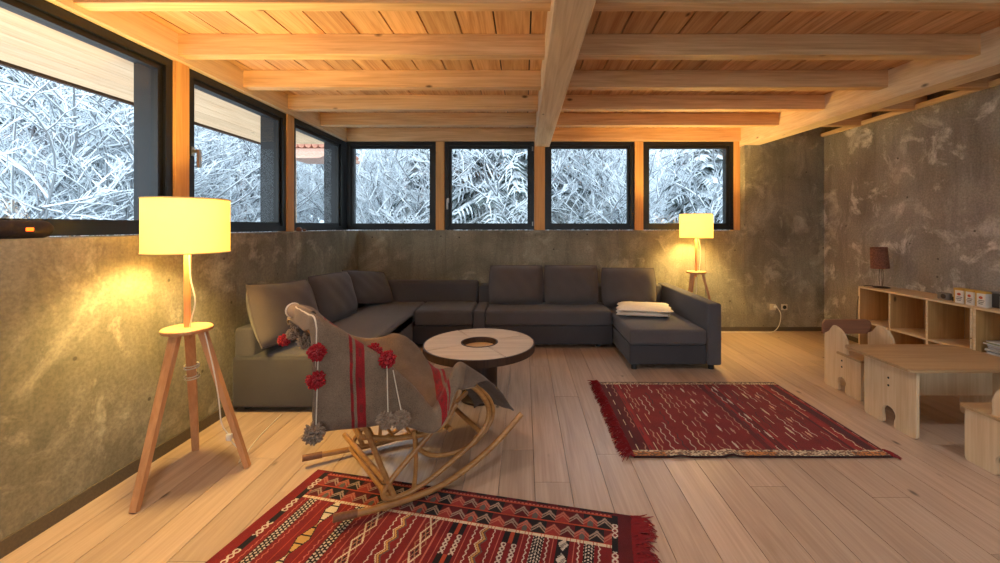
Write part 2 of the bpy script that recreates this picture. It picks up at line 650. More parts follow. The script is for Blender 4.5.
# ---- baseboards
bl = MB().box(XL, XL + .012, YR, YB, 0, .075).build('baseboard_left', 'base')
tag(bl, 'low grey baseboard along the side wall', 'baseboard', kind='structure')
bb = MB().box(XL, XR, YB - .012, YB, 0, .055).build('baseboard_back', 'base')
tag(bb, 'low grey baseboard along the back wall', 'baseboard', kind='structure')
br = MB().box(XR - .012, XR, YR, YB, 0, .055).build('baseboard_right', 'base')
tag(br, 'low grey baseboard along the worn concrete wall', 'baseboard', kind='structure')

# ---- ceiling: deck boards, joists, beams
ceil = MB().box(XL - .45, XR + .4, YR - .35, YB + .45, DECK + .026, DECK + .06).build('ceiling', 'dark_rim')
tag(ceil, 'timber ceiling of boards on exposed joists and beams', 'ceiling', kind='structure')
x = XL - 0.36
while x < XR + 0.1:
    w = 0.245 if x < 0.2 else 0.205
    cuts = [YR - .3, rnd.choice((-1.1, 0.9, 1.6)), rnd.choice((2.95, 3.63, 4.3)), YB + .4]
    for i in range(3):
        MB().box(x + .0055, x + w - .0055, cuts[i] + .001, cuts[i + 1] - .001, DECK + rnd.uniform(0, .003), DECK + .026).build('ceiling_board', 'deck', ceil)
    x += w
SP = 0.677
jy = [2.91 + SP * i for i in range(-8, 4)]
BX0, BX1 = 0.15, 0.36       # middle beam
RX0, RX1 = 3.20, 3.41       # beam near the worn wall
def rx(y): return 3.04 + (5.75 - y) * .085
for y in jy:
    for (a, b) in ((WX - .05, BX0 + .005), (BX1 - .005, rx(y) + .01), (rx(y) + .20, XR + .1)):
        MB().rbox(a, b, y, y + .09, JB, DECK + .002, .004, 1).build('joist', 'joist', ceil)
MB().rbox(BX0, BX1, YR - .02, WY + .02, 2.57, DECK + .001, .006, 1).build('beam', 'beam', ceil)
MB().prism([(rx(YR), YR - .02), (rx(YR) + .21, YR - .02), (rx(5.8) + .21, 5.8), (rx(5.8), 5.8)], lambda a, b, d: (a, b, 2.57 + d), DECK - 2.569).build('beam', 'beam', ceil)
MB().rbox(XR - .035, XR + .3, YR, YB + .3, JB + .001, JB + .05, .004, 1).build('wall_plate', 'beam', ceil)

# ---- timber round the windows
tb = MB().box(WX, 3.045, WY - .06, WY + .06, HEAD + .004, DECK - .001).build('trim_1', 'joist')
tag(tb, 'timber header above the back windows', 'header', kind='structure')
tl_ = MB().box(WX - .06, WX + .06, YR, WY - .07, HEAD + .004, DECK - .001).build('trim_2', 'beam')
tag(tl_, 'timber header above the side windows', 'header', kind='structure')

def ring(m, fn, a0, a1, z0, z1, w, d0, d1):
    """rectangular ring in the plane; fn(a, d, z)"""
    for (p, q, r_, s) in ((a0, a1, z0, z0 + w), (a0, a1, z1 - w, z1), (a0, a0 + w, z0 + w, z1 - w), (a1 - w, a1, z0 + w, z1 - w)):
        pts = [fn(p, d0, r_), fn(q, d0, r_), fn(q, d1, r_), fn(p, d1, r_), fn(p, d0, s), fn(q, d0, s), fn(q, d1, s), fn(p, d1, s)]
        m.add(pts, [(0, 3, 2, 1), (4, 5, 6, 7), (0, 1, 5, 4), (1, 2, 6, 5), (2, 3, 7, 6), (3, 0, 4, 7)])
    return m
fback = lambda a, d, z: (a, WY + d, z)
fleft = lambda a, d, z: (WX - d, a, z)
frear = lambda a, d, z: (a, YR - .12 - d, z)
WN = [0]
def window(fn, a0, a1, z0, z1, label, handle=None, hinges=()):
    WN[0] += 1
    w = ring(MB(), fn, a0, a1, z0, z1, .055, -.012, .075).build('window_%d' % WN[0], 'frame')
    tag(w, label, 'window', kind='structure')
    ring(MB(), fn, a0 + .05, a1 - .05, z0 + .05, z1 - .05, .042, .012, .062).build('sash', 'frame', w)
    g = MB()
    p = [fn(a0 + .085, .036, z0 + .085), fn(a1 - .085, .036, z0 + .085), fn(a1 - .085, .036, z1 - .085), fn(a0 + .085, .036, z1 - .085)]
    q = [fn(a0 + .085, .042, z0 + .085), fn(a1 - .085, .042, z0 + .085), fn(a1 - .085, .042, z1 - .085), fn(a0 + .085, .042, z1 - .085)]
    g.add(p + q, [(0, 1, 2, 3), (7, 6, 5, 4), (0, 4, 5, 1), (1, 5, 6, 2), (2, 6, 7, 3), (3, 7, 4, 0)])
    g.build('pane', 'glass', w)
    ring(MB(), fn, a0 + .01, a1 - .01, z0 + .01, z1 - .01, .02, .076, .24).build('outer_reveal', 'reveal', w)
    if handle is not None:
        h = MB()
        def hb(a_, b_, d0, d1, c_, d_):
            pts = [fn(a_, d0, c_), fn(b_, d0, c_), fn(b_, d1, c_), fn(a_, d1, c_), fn(a_, d0, d_), fn(b_, d0, d_), fn(b_, d1, d_), fn(a_, d1, d_)]
            h.add(pts, [(0, 3, 2, 1), (4, 5, 6, 7), (0, 1, 5, 4), (1, 2, 6, 5), (2, 3, 7, 6), (3, 0, 4, 7)])
        ha, hz = handle
        hb(ha - .014, ha + .014, -.018, .0, hz - .035, hz + .035)
        hb(ha - .010, ha + .010, -.060, -.016, hz - .010, hz + .012)
        hb(ha - .011, ha + .011, -.072, -.052, hz - .125, hz + .014)
        h.build('handle', 'steel', w)
    for (ha, hz) in hinges:
        pts = [Vector(fn(ha, -.022, hz - .03)), Vector(fn(ha, -.022, hz + .03))]
        MB().tube(pts, .010, 8).build('hinge', 'steel', w)
    return w
def bx(px): return (px - CX) / FPX * WY
zs = SILL + .006
backw = [(350, 436), (445, 534), (545, 634), (643, 733)]
window(fback, -2.515, bx(436), zs, HEAD, 'black framed fixed window in the corner above the dark sofa bolster')
window(fback, bx(445), bx(534), zs, HEAD, 'black framed opening window with a lever handle above the coffee table',
       (bx(445) + .045, 1.39 + .42), ((bx(534) - .02, HEAD - .10), (bx(534) - .02, SILL + .09)))
window(fback, bx(545), bx(634), zs, HEAD, 'black framed fixed window beside the middle beam above the sofa back cushions')
window(fback, bx(643), bx(733), zs, HEAD, 'black framed window behind the far floor lamp')
yw = [(4.44, 5.67), (3.05, 4.31), (1.66, 2.92), (0.27, 1.53), (-1.12, 0.14), (-2.51, -1.25)]
wlab = ['black framed side window nearest the corner of the room', 'black framed side window with a steel lever handle, beside the near floor lamp',
        'large black framed side window behind the near floor lamp, its sill carrying the speaker', 'black framed side window beside the photographer',
        'black framed side window behind the photographer', 'black framed side window nearest the rear wall']
for i, (a, b) in enumerate(yw):
    window(fleft, a, b, zs, HEAD, wlab[i], (a + .045, 2.02) if i == 1 else None)
for i, (a, b) in enumerate(((-1.9, -.6), (-.57, .73), (.76, 2.06), (2.09, 3.39))):  # rear glazing out of view, added to let in more daylight
    window(frear, a, b, .085, HEAD, ['added unseen rear window next to the side wall', 'added unseen rear window second from the side wall', 'added unseen rear window third from the side wall', 'added unseen rear window next to the worn concrete wall'][i])
MB().box(-1.9, 3.4, YR - .3, YR - .05, HEAD + .004, DECK).build('header', 'joist', wre)
# posts between windows
n = 3
for (a, b) in ((bx(436), bx(445)), (bx(534), bx(545)), (bx(634), bx(643)), (bx(733), bx(739.8))):
    p = MB().rbox(a + .003, b - .003, WY - .03, WY + .09, SILL + .001, HEAD + .003, .003, 1).build('trim_%d' % n, 'post')
    tag(p, ['spruce post between the corner window and the opening window', 'spruce post under the end of the middle beam',
            'spruce post between the fixed window and the lamp window', 'spruce jamb between the last window and the concrete wall'][n - 3], 'post', kind='structure')
    n += 1
plab = ['spruce post between the corner side window and the handled side window', 'spruce post behind the near lamp shade',
        'spruce post beside the photographer', 'spruce post behind the photographer', 'spruce post near the rear wall']
for i in range(5):
    p = MB().rbox(WX - .09, WX + .03, yw[i + 1][1] + .003, yw[i][0] - .003, SILL + .001, HEAD + .003, .003, 1).build('trim_%d' % n, 'post')
    tag(p, plab[i], 'post', kind='structure')
    n += 1
cp = MB().box(WX - .09, WX + .008, 5.675, WY + .09, SILL + .001, HEAD + .003).build('trim_%d' % n, 'frame')
tag(cp, 'black corner post where the two window rows meet', 'post', kind='structure')

# ---- roof and eave outside
roof = MB().box(-4.1, XR + .5, YR - .5, 6.2, 2.9, 3.06).box(-4.14, -4.1, YR - .5, 6.42, 2.72, 3.08).build('roof', 'dark_rim')
tag(roof, 'flat roof with a deep boarded eave over the side windows', 'roof', kind='structure')
x = -4.09
while x < -2.75:
    MB().box(x + .001, x + .197, YR - .5, 6.4, 2.745, 2.78).build('soffit_board', 'soffit', roof)
    x += .2

# ================================================================== outside
def hill_z(x, y):
    d = max(0.0, math.hypot(x + 1, y) - 24)
    k = min(1.0, max(0.0, (y - x * .9 + 4) / 14))
    return -1.2 + 0.30 * k * d * min(1, d / 22) + 0.6 * math.sin(x * .13) * min(1, d / 10)
m = MB()
rows = []
for i in range(28):
    r_ = 7.0 + 83 * (i / 27) ** 1.5
    rows.append([((-1 + r_ * math.cos(t)), r_ * math.sin(t), hill_z(-1 + r_ * math.cos(t), r_ * math.sin(t))) for t in [R(-60 + 5 * k) for k in range(72)]])
for r0 in rows: pass
m.grid(rows, True)
g = m.build('hillside', 'hill', fix=False)
tag(g, 'snow covered wooded slope rising beyond the trees', 'hillside', kind='structure')

def bare_tree(seed, H=5.5, spread=1.0, lean=0.15):
    rr = random.Random(seed)
    segs = []
    def grow(p, d, L, r, depth):
        n_ = (5, 4, 3, 2, 2)[depth]
        pts = [p]
        q = p.copy()
        dd = d.copy()
        for i in range(n_):
            dd = (dd + Vector((rr.uniform(-.26, .26), rr.uniform(-.26, .26), rr.uniform(-.2, .16)))).normalized()
            q = q + dd * L / n_
            pts.append(q.copy())
        segs.append((pts, r, depth))
        if depth >= 4:
            return
        k = (8, 5, 4, 3)[depth]
        for j in range(k):
            f = 0.25 + 0.75 * (j + rr.random()) / k
            i = min(int(f * n_), n_ - 1)
            s = pts[i].lerp(pts[i + 1], f * n_ - i if f < 1 else 1)
            ang = rr.uniform(0, 2 * math.pi)
            side = Vector((math.cos(ang), math.sin(ang), rr.uniform(-.05, .75))) * spread
            nd = (dd * .9 + side * .8).normalized()
            grow(s, nd, L * rr.uniform(.34, .56), r * .52, depth + 1)
    stems = rr.choice((2, 3, 3))
    for s in range(stems):
        a_ = rr.uniform(0, 6.28)
        grow(Vector((math.cos(a_) * .15, math.sin(a_) * .15, 0)), Vector((math.cos(a_) * lean * 2, math.sin(a_) * lean * 2, 1)).normalized(), H * rr.uniform(.6, .9), .045, 0)
    bark, snow = MB(), MB()
    for pts, r, dp in segs:
        k = len(pts)
        rad = [max(.0035, r * (1 - .5 * i / (k - 1))) for i in range(k)]
        bark.tube(pts, rad, 4 if dp < 2 else 3, False)
        d = (pts[-1] - pts[0]).normalized()
        if abs(d.z) < .93:
            snow.tube([p + Vector((0, 0, rad[i] * .9 + .004)) for i, p in enumerate(pts)], [q_ * .95 + .0065 for q_ in rad], 3, False)
    return bark, snow

def spruce(seed, H=9.0):
    rr = random.Random(seed)
    tr, nd, sn = MB(), MB(), MB()
    tr.tube([(0, 0, 0), (0, 0, H * .5), (0, 0, H)], [.14, .09, .02], 6)
    z = .8
    while z < H - .3:
        Lb = (1 - z / H) * 2.4 + .25
        k = rr.randint(6, 8)
        a0 = rr.uniform(0, 6)
        for j in range(k):
            a_ = a0 + 6.283 * j / k + rr.uniform(-.25, .25)
            L = Lb * rr.uniform(.75, 1.1)
            d = Vector((math.cos(a_), math.sin(a_), 0))
            s = Vector((-math.sin(a_), math.cos(a_), 0))
            sp = [Vector((0, 0, z)) + d * L * t_ + Vector((0, 0, L * (.10 * t_ - .42 * t_ * t_))) for t_ in (0, .25, .5, .75, 1)]
            nd.tube(sp, [.03, .05, .05, .04, .01], 4, False)
            sn.tube([p + Vector((0, 0, .05)) for p in sp[1:]], [.055, .065, .05, .02], 4, False)
            for q in range(12):
                t_ = .18 + .82 * q / 12
                i = min(int(t_ * 4), 3)
                b0 = sp[i].lerp(sp[i + 1], t_ * 4 - i)
                for sd in (-1, 1):
                    ln = L * .36 * (1.1 - t_) + .14
                    tip = b0 + s * sd * ln + d * ln * .55 + Vector((0, 0, -ln * rr.uniform(.35, .75)))
                    mid = b0.lerp(tip, .5) + Vector((0, 0, .03))
                    nd.tube([b0, mid, tip], [.016, .028, .005], 3, False)
                    if rr.random() < .75:
                        sn.tube([b0 + Vector((0, 0, .035)), mid + Vector((0, 0, .045)), tip + Vector((0, 0, .01))], [.022, .032, .007], 3, False)
        z += .27
    return tr, nd, sn

protos = []
for s in range(5):
    root = thing('bare_tree', (0, 0, 0), 'bare snow-laden tree in the woods beyond the back windows', 'tree', 'bare trees in the woods')
    bk, sn = bare_tree(100 + s, 5.0 + .5 * s, 1.0 + .12 * (s % 3), .10 + .05 * s)
    bk.build('branches', 'bark', root, fix=False, sharp=False)
    sn.build('snow_cover', 'snow', root, fix=False, sharp=False)
    protos.append(root)
sproto = []
for s in range(2):
    root = thing('spruce_tree', (0, 0, 0), 'spruce with drooping snow-covered boughs among the bare trees', 'tree', 'spruces in the woods')
    tr, nd, sn = spruce(40 + s)
    tr.build('trunk', 'bark', root, fix=False, sharp=False)
    nd.build('boughs', 'needle', root, fix=False, sharp=False)
    sn.build('snow_cover', 'snow', root, fix=False, sharp=False)
    sproto.append(root)
RADII = {}
for o in protos + sproto:
    RADII[o.name] = max(math.hypot(v.co.x, v.co.y) for ch in o.children for v in ch.data.vertices)
used = set()
def plant(lst, k, x, y, rz, s, z=None):
    rad = RADII[lst[k].name] * s
    if y < 16 and x > -8: y = max(y, 7.0 + rad)
    elif x > -20 and y < 16: x = min(x, -4.8 - rad)
    o = lst[k]
    key = o.name
    if key in used:
        o = copy_tree(o)
    used.add(key)
    o.location = (x, y, hill_z(x, y) - .05 if z is None else z)
    if lst is protos and x < -7.5 and y < 16:
        o['label'] = 'bare snow-laden tree in the woods beyond the side windows'
        o['group'] = 'bare trees beyond the side windows'
    o.rotation_euler = (0, 0, rz)
    o.scale = (s, s, s)
    return o
tr_ = random.Random(5)
# woods beyond the back windows
for px, Y, s, lb in ((500, 12.6, 1.1, 'large spruce with drooping snowy boughs outside the window with the lever handle'),
                     (436, 14.0, .95, 'spruce behind a snowy thicket outside the back corner window'),
                     (578, 14.5, 1.0, 'distant spruce among bare branches outside the window beside the middle beam'),
                     (705, 15.5, 1.0, 'distant spruce among bare branches behind the far floor lamp')):
    o = plant(sproto, tr_.randrange(2), (px - CX) / FPX * Y, Y, tr_.uniform(0, 6), s)
    o['label'] = lb
for i in range(36):
    px = 335 + 410 * (i + tr_.random()) / 36
    Y = (13.5, 16.0, 18.5, 22.0)[i % 4] + tr_.uniform(-1, 1.2)
    if px > 545 and i % 2 == 0:
        Y -= 3.2
    plant(protos, tr_.randrange(5), (px - CX) / FPX * Y, Y, tr_.uniform(0, 6), tr_.uniform(.85, 1.2))
# woods beyond the side windows
for i in range(40):
    sl = 1.35 - .95 * (i + tr_.random()) / 40          # -X / Y
    X = -(8.6, 10.5, 13.5, 17.0)[i % 4] + tr_.uniform(-1, 1)
    plant(protos, tr_.randrange(5), X, -X / sl, tr_.uniform(0, 6), tr_.uniform(.85, 1.25))
for X, sl, lb in ((-15, .95, 'spruce outside the side window with the lever handle'), (-13, 1.25, 'spruce outside the large side window'), (-17, .7, 'spruce outside the side window nearest the corner')):
    o = plant(sproto, tr_.randrange(2), X, -X / sl, tr_.uniform(0, 6), 1.1)
    o['label'] = lb

# a neighbouring cabin roof and a salmon house
cab = thing('canopy', (-5.6, 9.9, hill_z(-5.6, 9.9)), 'timber canopy with a scalloped clay tile edge outside the corner side window', 'canopy')
gz = hill_z(-5.6, 9.9)
out = [(-5.75, 2.96), (-4.62, 2.96)] + [(-4.62 + .24 * math.sin(R(a)), 3.14 - .18 * math.cos(R(a))) for a in range(15, 91, 15)] + [(-4.38, 3.18), (-5.75, 3.18)]
MB().prism(out, lambda a, b, d: (a, 9.0 + d, b), .05).build('fascia', 'eave_pink', cab)
MB().box(-5.75, -4.38, 9.05, 10.8, 3.10, 3.18).build('deck', 'eave_pink', cab)
for k in range(9):
    xx = -5.67 + .15 * k
    MB().tube([(xx, 8.94, 3.245), (xx, 10.8, 3.245)], .068, 8).build('roof_tile', 'tile_roof', cab)
for xx, yy in ((-5.32, 9.3), (-5.5, 9.65)):
    MB().box(xx - .05, xx + .05, yy - .05, yy + .05, gz - .2, 3.10).build('post', 'soffit', cab)
hs = thing('house', (-12.2, 9.6, hill_z(-12.2, 9.6)), 'low salmon coloured house among the trees outside the large side window', 'house')
MB().box(-14.5, -10.6, 8.6, 13.0, -1.3, 1.75).build('wall', 'salmon', hs)
rf = MB()
rf.prism([(8.2, 1.7), (13.4, 1.7), (10.8, 2.35)], lambda a, b, d: (-14.9 + d, a, b), 4.6)
rf.build('snowy_roof', 'snow', hs)

# ================================================================== sofas
def sofa_foot(root, x, y, z1=.045, r=.025):
    MB().lathe([(r, .001), (r, z1)], (x, y, 0), 12).build('foot', 'foot', root)

# sofa with the long right hand chaise
SB = thing('sofa', (0.7, 5.0, 0), 'charcoal sofa with three back cushions and a chaise ending in a tall arm', 'sofa')
F = 4.77
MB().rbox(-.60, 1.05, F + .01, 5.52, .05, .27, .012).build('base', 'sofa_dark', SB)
MB().rbox(-.455, 1.04, F - .01, 5.36, .275, .45, .03, 3, .012, sub=3).build('seat_cushion', 'sofa', SB)
MB().rbox(-.60, -.46, F, 5.52, .05, .445, .02).build('low_arm', 'sofa', SB)
MB().rbox(-.60, 1.83, 5.36, 5.56, .06, .67, .03).build('backrest', 'sofa', SB)
MB().rbox(1.06, 1.83, 4.06, 5.36, .06, .255, .015).build('chaise_base', 'sofa_dark', SB)
MB().rbox(1.055, 1.825, 4.03, 5.36, .26, .415, .03, 3, .012, sub=3).build('chaise_cushion', 'sofa', SB)
MB().rbox(1.83, 1.97, 4.03, 5.56, .06, .675, .02).build('armrest', 'sofa', SB)
MB().bar((.15, F + .004, .30), (.21, F + .004, .30), .012, .012).build('pull_tab', 'foot', SB)
for (x, y) in ((1.12, 4.12), (1.90, 4.12), (1.90, 5.45), (-.5, 4.9), (.9, 4.9), (-.5, 5.4)):
    sofa_foot(SB, x, y, .07, .03)

# corner sofa along both walls
SA = thing('corner_sofa', (-1.6, 4.5, 0), 'charcoal corner sofa in the angle of the walls with a boxy near end', 'sofa')
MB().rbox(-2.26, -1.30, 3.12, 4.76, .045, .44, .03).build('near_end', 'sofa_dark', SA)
MB().rbox(-2.02, -1.30, 3.14, 5.35, .30, .455, .03, 3, .012, sub=3).build('seat_cushion', 'sofa', SA)
MB().rbox(-2.26, -2.11, 3.15, 5.55, .30, .655, .03).build('backrest', 'sofa', SA)
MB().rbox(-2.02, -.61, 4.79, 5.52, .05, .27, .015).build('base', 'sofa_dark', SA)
MB().rbox(-1.295, -.61, 4.76, 5.36, .275, .455, .03, 3, .01, sub=3).build('seat_cushion', 'sofa', SA)
MB().rbox(-2.02, -.61, 5.36, 5.56, .28, .72, .05).build('bolster', 'sofa', SA)
for (x, y) in ((-2.2, 3.24), (-1.36, 3.24), (-1.36, 4.7), (-.7, 4.9), (-.7, 5.45), (-2.2, 5.45)):
    sofa_foot(SA, x, y, .06, .03)

# ---- pillows
def pillow(w, h, t, sag=0.0, seed=0, n=18):
    rr = random.Random(seed)
    ph = [rr.uniform(0, 6) for _ in range(6)]
    def pt(i, j, sgn):
        a = -1 + 2 * i / n
        b = -1 + 2 * j / n
        ea = max(0.0, 1 - a ** 4)
        eb = max(0.0, 1 - b ** 4)
        th = t / 2 * (ea * eb) ** .6
        th *= 1 + .06 * math.sin(5 * a + ph[0]) * math.sin(4 * b + ph[1])
        wr_ = .004 * math.sin(11 * a + 6 * b + ph[2]) * (ea * eb)
        pull = 1 - .06 * (1 - abs(a) ** 3) * (abs(b) > .98) 
        xx = a * w / 2 * (1 - .05 * (1 - b * b) * abs(a) ** 3 * -1 - .05)
        zz = b * h / 2 * (1 - .05 * (1 - a * a) * abs(b) ** 3 * -1 - .05) - sag * (1 - a * a) * (b > 0) * b
        return Vector((xx, sgn * (th + wr_ * sgn), zz + h / 2))
    m_ = MB()
    rows = []
    top = [[pt(i, j, 1) for i in range(n + 1)] for j in range(n + 1)]
    bot = [[pt(i, j, -1) for i in range(n + 1)] for j in range(n + 1)]
    m_.grid(top)
    m_.grid(bot)
    # seam: welded round the edge
    edge = [(i, 0) for i in range(n)] + [(n, j) for j in range(n)] + [(i, n) for i in range(n, 0, -1)] + [(0, j) for j in range(n, 0, -1)]
    seam = [(top[j][i] + bot[j][i]) / 2 for i, j in edge]
    return m_, seam
def add_pillow(name, label, group, w, h, t, loc, yaw, lean, mat='cushion', roll=0.0, seed=0, sag=.01):
    """front face looks along -Y before yaw; lean tips the top backwards"""
    root = thing(name, loc, label, 'cushion', group)
    root.rotation_euler = (0, 0, 0)
    mat4 = Matrix.Rotation(yaw, 4, 'Z') @ Matrix.Rotation(-lean, 4, 'X') @ Matrix.Rotation(roll, 4, 'Y')
    m_, seam = pillow(w, h, t, sag, seed)
    o = Vector(loc)
    m_.v = [tuple(mat4 @ Vector(p) + o) for p in m_.v]
    lo = min(p[2] for p in m_.v)
    m_.v = [(p[0], p[1], p[2] - lo + loc[2]) for p in m_.v]
    m_.build('pad', mat, root, fix=False)
    MB().tube([mat4 @ p + o + Vector((0, 0, loc[2] - lo)) for p in seam], .006, 6, closed=True).build('seam', mat, root)
    return root
g = 'back cushions of the chaise sofa'
for i, (x, lb) in enumerate(((-.10, 'charcoal back cushion beside the low sofa arm'), (.60, 'charcoal back cushion between its two neighbours on the chaise sofa'),
                             (1.33, 'charcoal back cushion behind the folded cream throw'))):
    add_pillow('back_cushion', lb, g, .69, .50, .22, (x, 5.10, .462 if i < 2 else .43), R((0, 0, -2)[i]), R(12), seed=i)
gp = 'pillows on the corner sofa'
add_pillow('throw_pillow', 'large crumpled brown grey cushion at the near end of the corner sofa', gp, .84, .52, .22, (-1.95, 3.43, .470), R(90), R(17), 'cushion', R(5), 11, .03)
add_pillow('throw_pillow', 'charcoal cushion in the middle, leaning on the side backrest', gp, .74, .50, .17, (-1.93, 4.26, .470), R(85), R(16), 'sofa', R(2), 12)
add_pillow('throw_pillow', 'charcoal cushion resting in the corner of the sofa', gp, .66, .46, .16, (-1.84, 4.98, .470), R(66), R(34), 'sofa', R(10), 13)

# ---- folded throw on the chaise
tw = thing('folded_throw', (1.40, 4.73, .43), 'cream quilted throw folded on the chaise', 'throw')
for k, (dx, dy, z, w, d) in enumerate(((-.03, -.02, .436, .56, .46), (.0, .0, .480, .58, .48))):
    rows = []
    N = 16
    m_ = MB()
    def sheet(up):
        rows = []
        for j in range(N + 1):
            b = -1 + 2 * j / N
            r_ = []
            for i in range(N + 1):
                a_ = -1 + 2 * i / N
                e = (max(0, 1 - a_ ** 6) * max(0, 1 - b ** 6)) ** .5
                zz = z + .024 + (.026 * e if up else -.022 * e) + .006 * math.sin(9 * a_ + 3 * b + k) * math.sin(7 * b) * e * up
                sk = .05 * b
                r_.append((1.40 + dx + a_ * w / 2 + sk + .01 * math.sin(8 * b + k), 4.73 + dy + b * d / 2 - .06 * a_, zz))
            rows.append(r_)
        return rows
    m_.grid(sheet(1))
    m_.grid(sheet(0))
    m_.build('fold', 'throw', tw)

# ================================================================== coffee table
TCx, TCy = (479.5 - CX) / FPX * 3.42, 3.42
ct = thing('coffee_table', (TCx, TCy, 0), 'round coffee table of four pale segments with a sunken bowl and dark pedestal', 'table')
R0, R1 = .145, .466
for k in range(4):
    a0 = R(-58 + 90 * k) + .008
    a1 = a0 + R(90) - .030
    m_ = MB()
    n_ = 20
    prof = [(R0 + .012, .452), (R0 + .012, .47), (R1 - .012, .47), (R1 - .012, .452)]
    vs_ = []
    for k2 in range(n_ + 1):
        aa = a0 + (a1 - a0) * k2 / n_
        for r_, z in prof:
            vs_.append((TCx + r_ * math.cos(aa), TCy + r_ * math.sin(aa), z))
    fs_ = []
    for k2 in range(n_):
        for q in range(4):
            q2 = (q + 1) % 4
            fs_.append((k2 * 4 + q, k2 * 4 + q2, k2 * 4 + 4 + q2, k2 * 4 + 4 + q))
    fs_ += [(0, 3, 2, 1), (n_ * 4, n_ * 4 + 1, n_ * 4 + 2, n_ * 4 + 3)]
    m_.add(vs_, fs_)
    m_.build('top_segment', 'oak_table', ct)
MB().lathe([(R0 + .013, .41), (R1, .41), (R1, .468), (R1 - .011, .468), (R1 - .011, .456), (R0 + .013, .456), (R0 + .013, .41)], (TCx, TCy, 0), 56, False).build('rim', 'dark_rim', ct)
MB().lathe([(R0 + .011, .474), (R0, .474), (R0 - .006, .40), (R0 - .004, .398), (R0 + .011, .40), (R0 + .011, .474)], (TCx, TCy, 0), 40, False).build('bowl_ring', 'dark_rim', ct)
MB().lathe([(0.0, .426), (R0 - .008, .430), (R0 - .008, .420), (0.0, .418)], (TCx, TCy, 0), 40, False).build('bowl', 'bowl', ct)
MB().lathe([(.16, .001), (.165, .02), (.15, .04), (.15, .409)], (TCx, TCy, 0), 40).build('pedestal', 'dark_rim', ct)

# ================================================================== rugs
def rug_mesh(name, P, e1, e2, n1, n2, L1, L2, colour, zfun, thick=.008):
    P, e1, e2 = Vector(P), Vector(e1), Vector(e2)
    vs_, cols = [], []
    for j in range(n2 + 1):
        for i in range(n1 + 1):
            s, t = L1 * i / n1, L2 * j / n2
            q = P + e1 * s + e2 * t
            vs_.append((q.x, q.y, thick + zfun(s, t)))
    top = len(vs_)
    fs_ = []
    for j in range(n2):
        for i in range(n1):
            a_ = j * (n1 + 1) + i
            fs_.append((a_, a_ + n1 + 1, a_ + n1 + 2, a_ + 1))
            cols.append(colour(L1 * (i + .5) / n1, L2 * (j + .5) / n2))
    # underside and rim
    border = [i for i in range(n1 + 1)] + [j * (n1 + 1) + n1 for j in range(1, n2 + 1)] + [n2 * (n1 + 1) + i for i in range(n1 - 1, -1, -1)] + [j * (n1 + 1) for j in range(n2 - 1, 0, -1)]
    lo = len(vs_)
    for b in border:
        v = vs_[b]
        vs_.append((v[0], v[1], v[2] - thick + .0015))
    nb = len(border)
    for k in range(nb):
        k2 = (k + 1) % nb
        fs_.append((border[k], border[k2], lo + k2, lo + k))
        cols.append((.05, .012, .010))
    me = bpy.data.meshes.new(name)
    me.from_pydata([Vector(v) - P for v in vs_], [], fs_)
    at = me.color_attributes.new('pattern', 'FLOAT_COLOR', 'CORNER')
    arr = np.ones((len(me.loops), 4), np.float32)
    tot = np.empty(len(me.polygons), np.int32)
    me.polygons.foreach_get('loop_total', tot)
    arr[:, :3] = np.repeat(np.array(cols, np.float32), tot, axis=0)
    at.data.foreach_set('color', arr.ravel())
    me.polygons.foreach_set('use_smooth', [True] * len(me.polygons))
    me.materials.append(M['rug'])
    me.update()
    o = bpy.data.objects.new(name, me)
    col.objects.link(o)
    o.location = P
    OFF[o.name] = P
    return o
def srgb(c): return lin(c)[:3]
RED, DRED, ORG = srgb((116, 25, 25)), srgb((86, 19, 21)), srgb((164, 66, 40))
BLK, WHT, YEL, PNK, GRN, CRM = srgb((26, 20, 22)), srgb((196, 182, 164)), srgb((184, 146, 82)), srgb((178, 98, 82)), srgb((88, 84, 78)), srgb((206, 188, 156))
def frac(x): return x - math.floor(x)
def tri(x): return abs(2 * frac(x) - 1)
STR = [(.165, 'A'), (.31, 'B'), (.44, 'A'), (.565, 'D'), (.71, 'E'), (.85, 'D'), (.985, 'F'), (1.115, 'E'), (1.245, 'F'), (1.37, 'G'), (1.485, 'H'), (1.60, 'G')]
RL1, RL2 = 1.80, 1.15
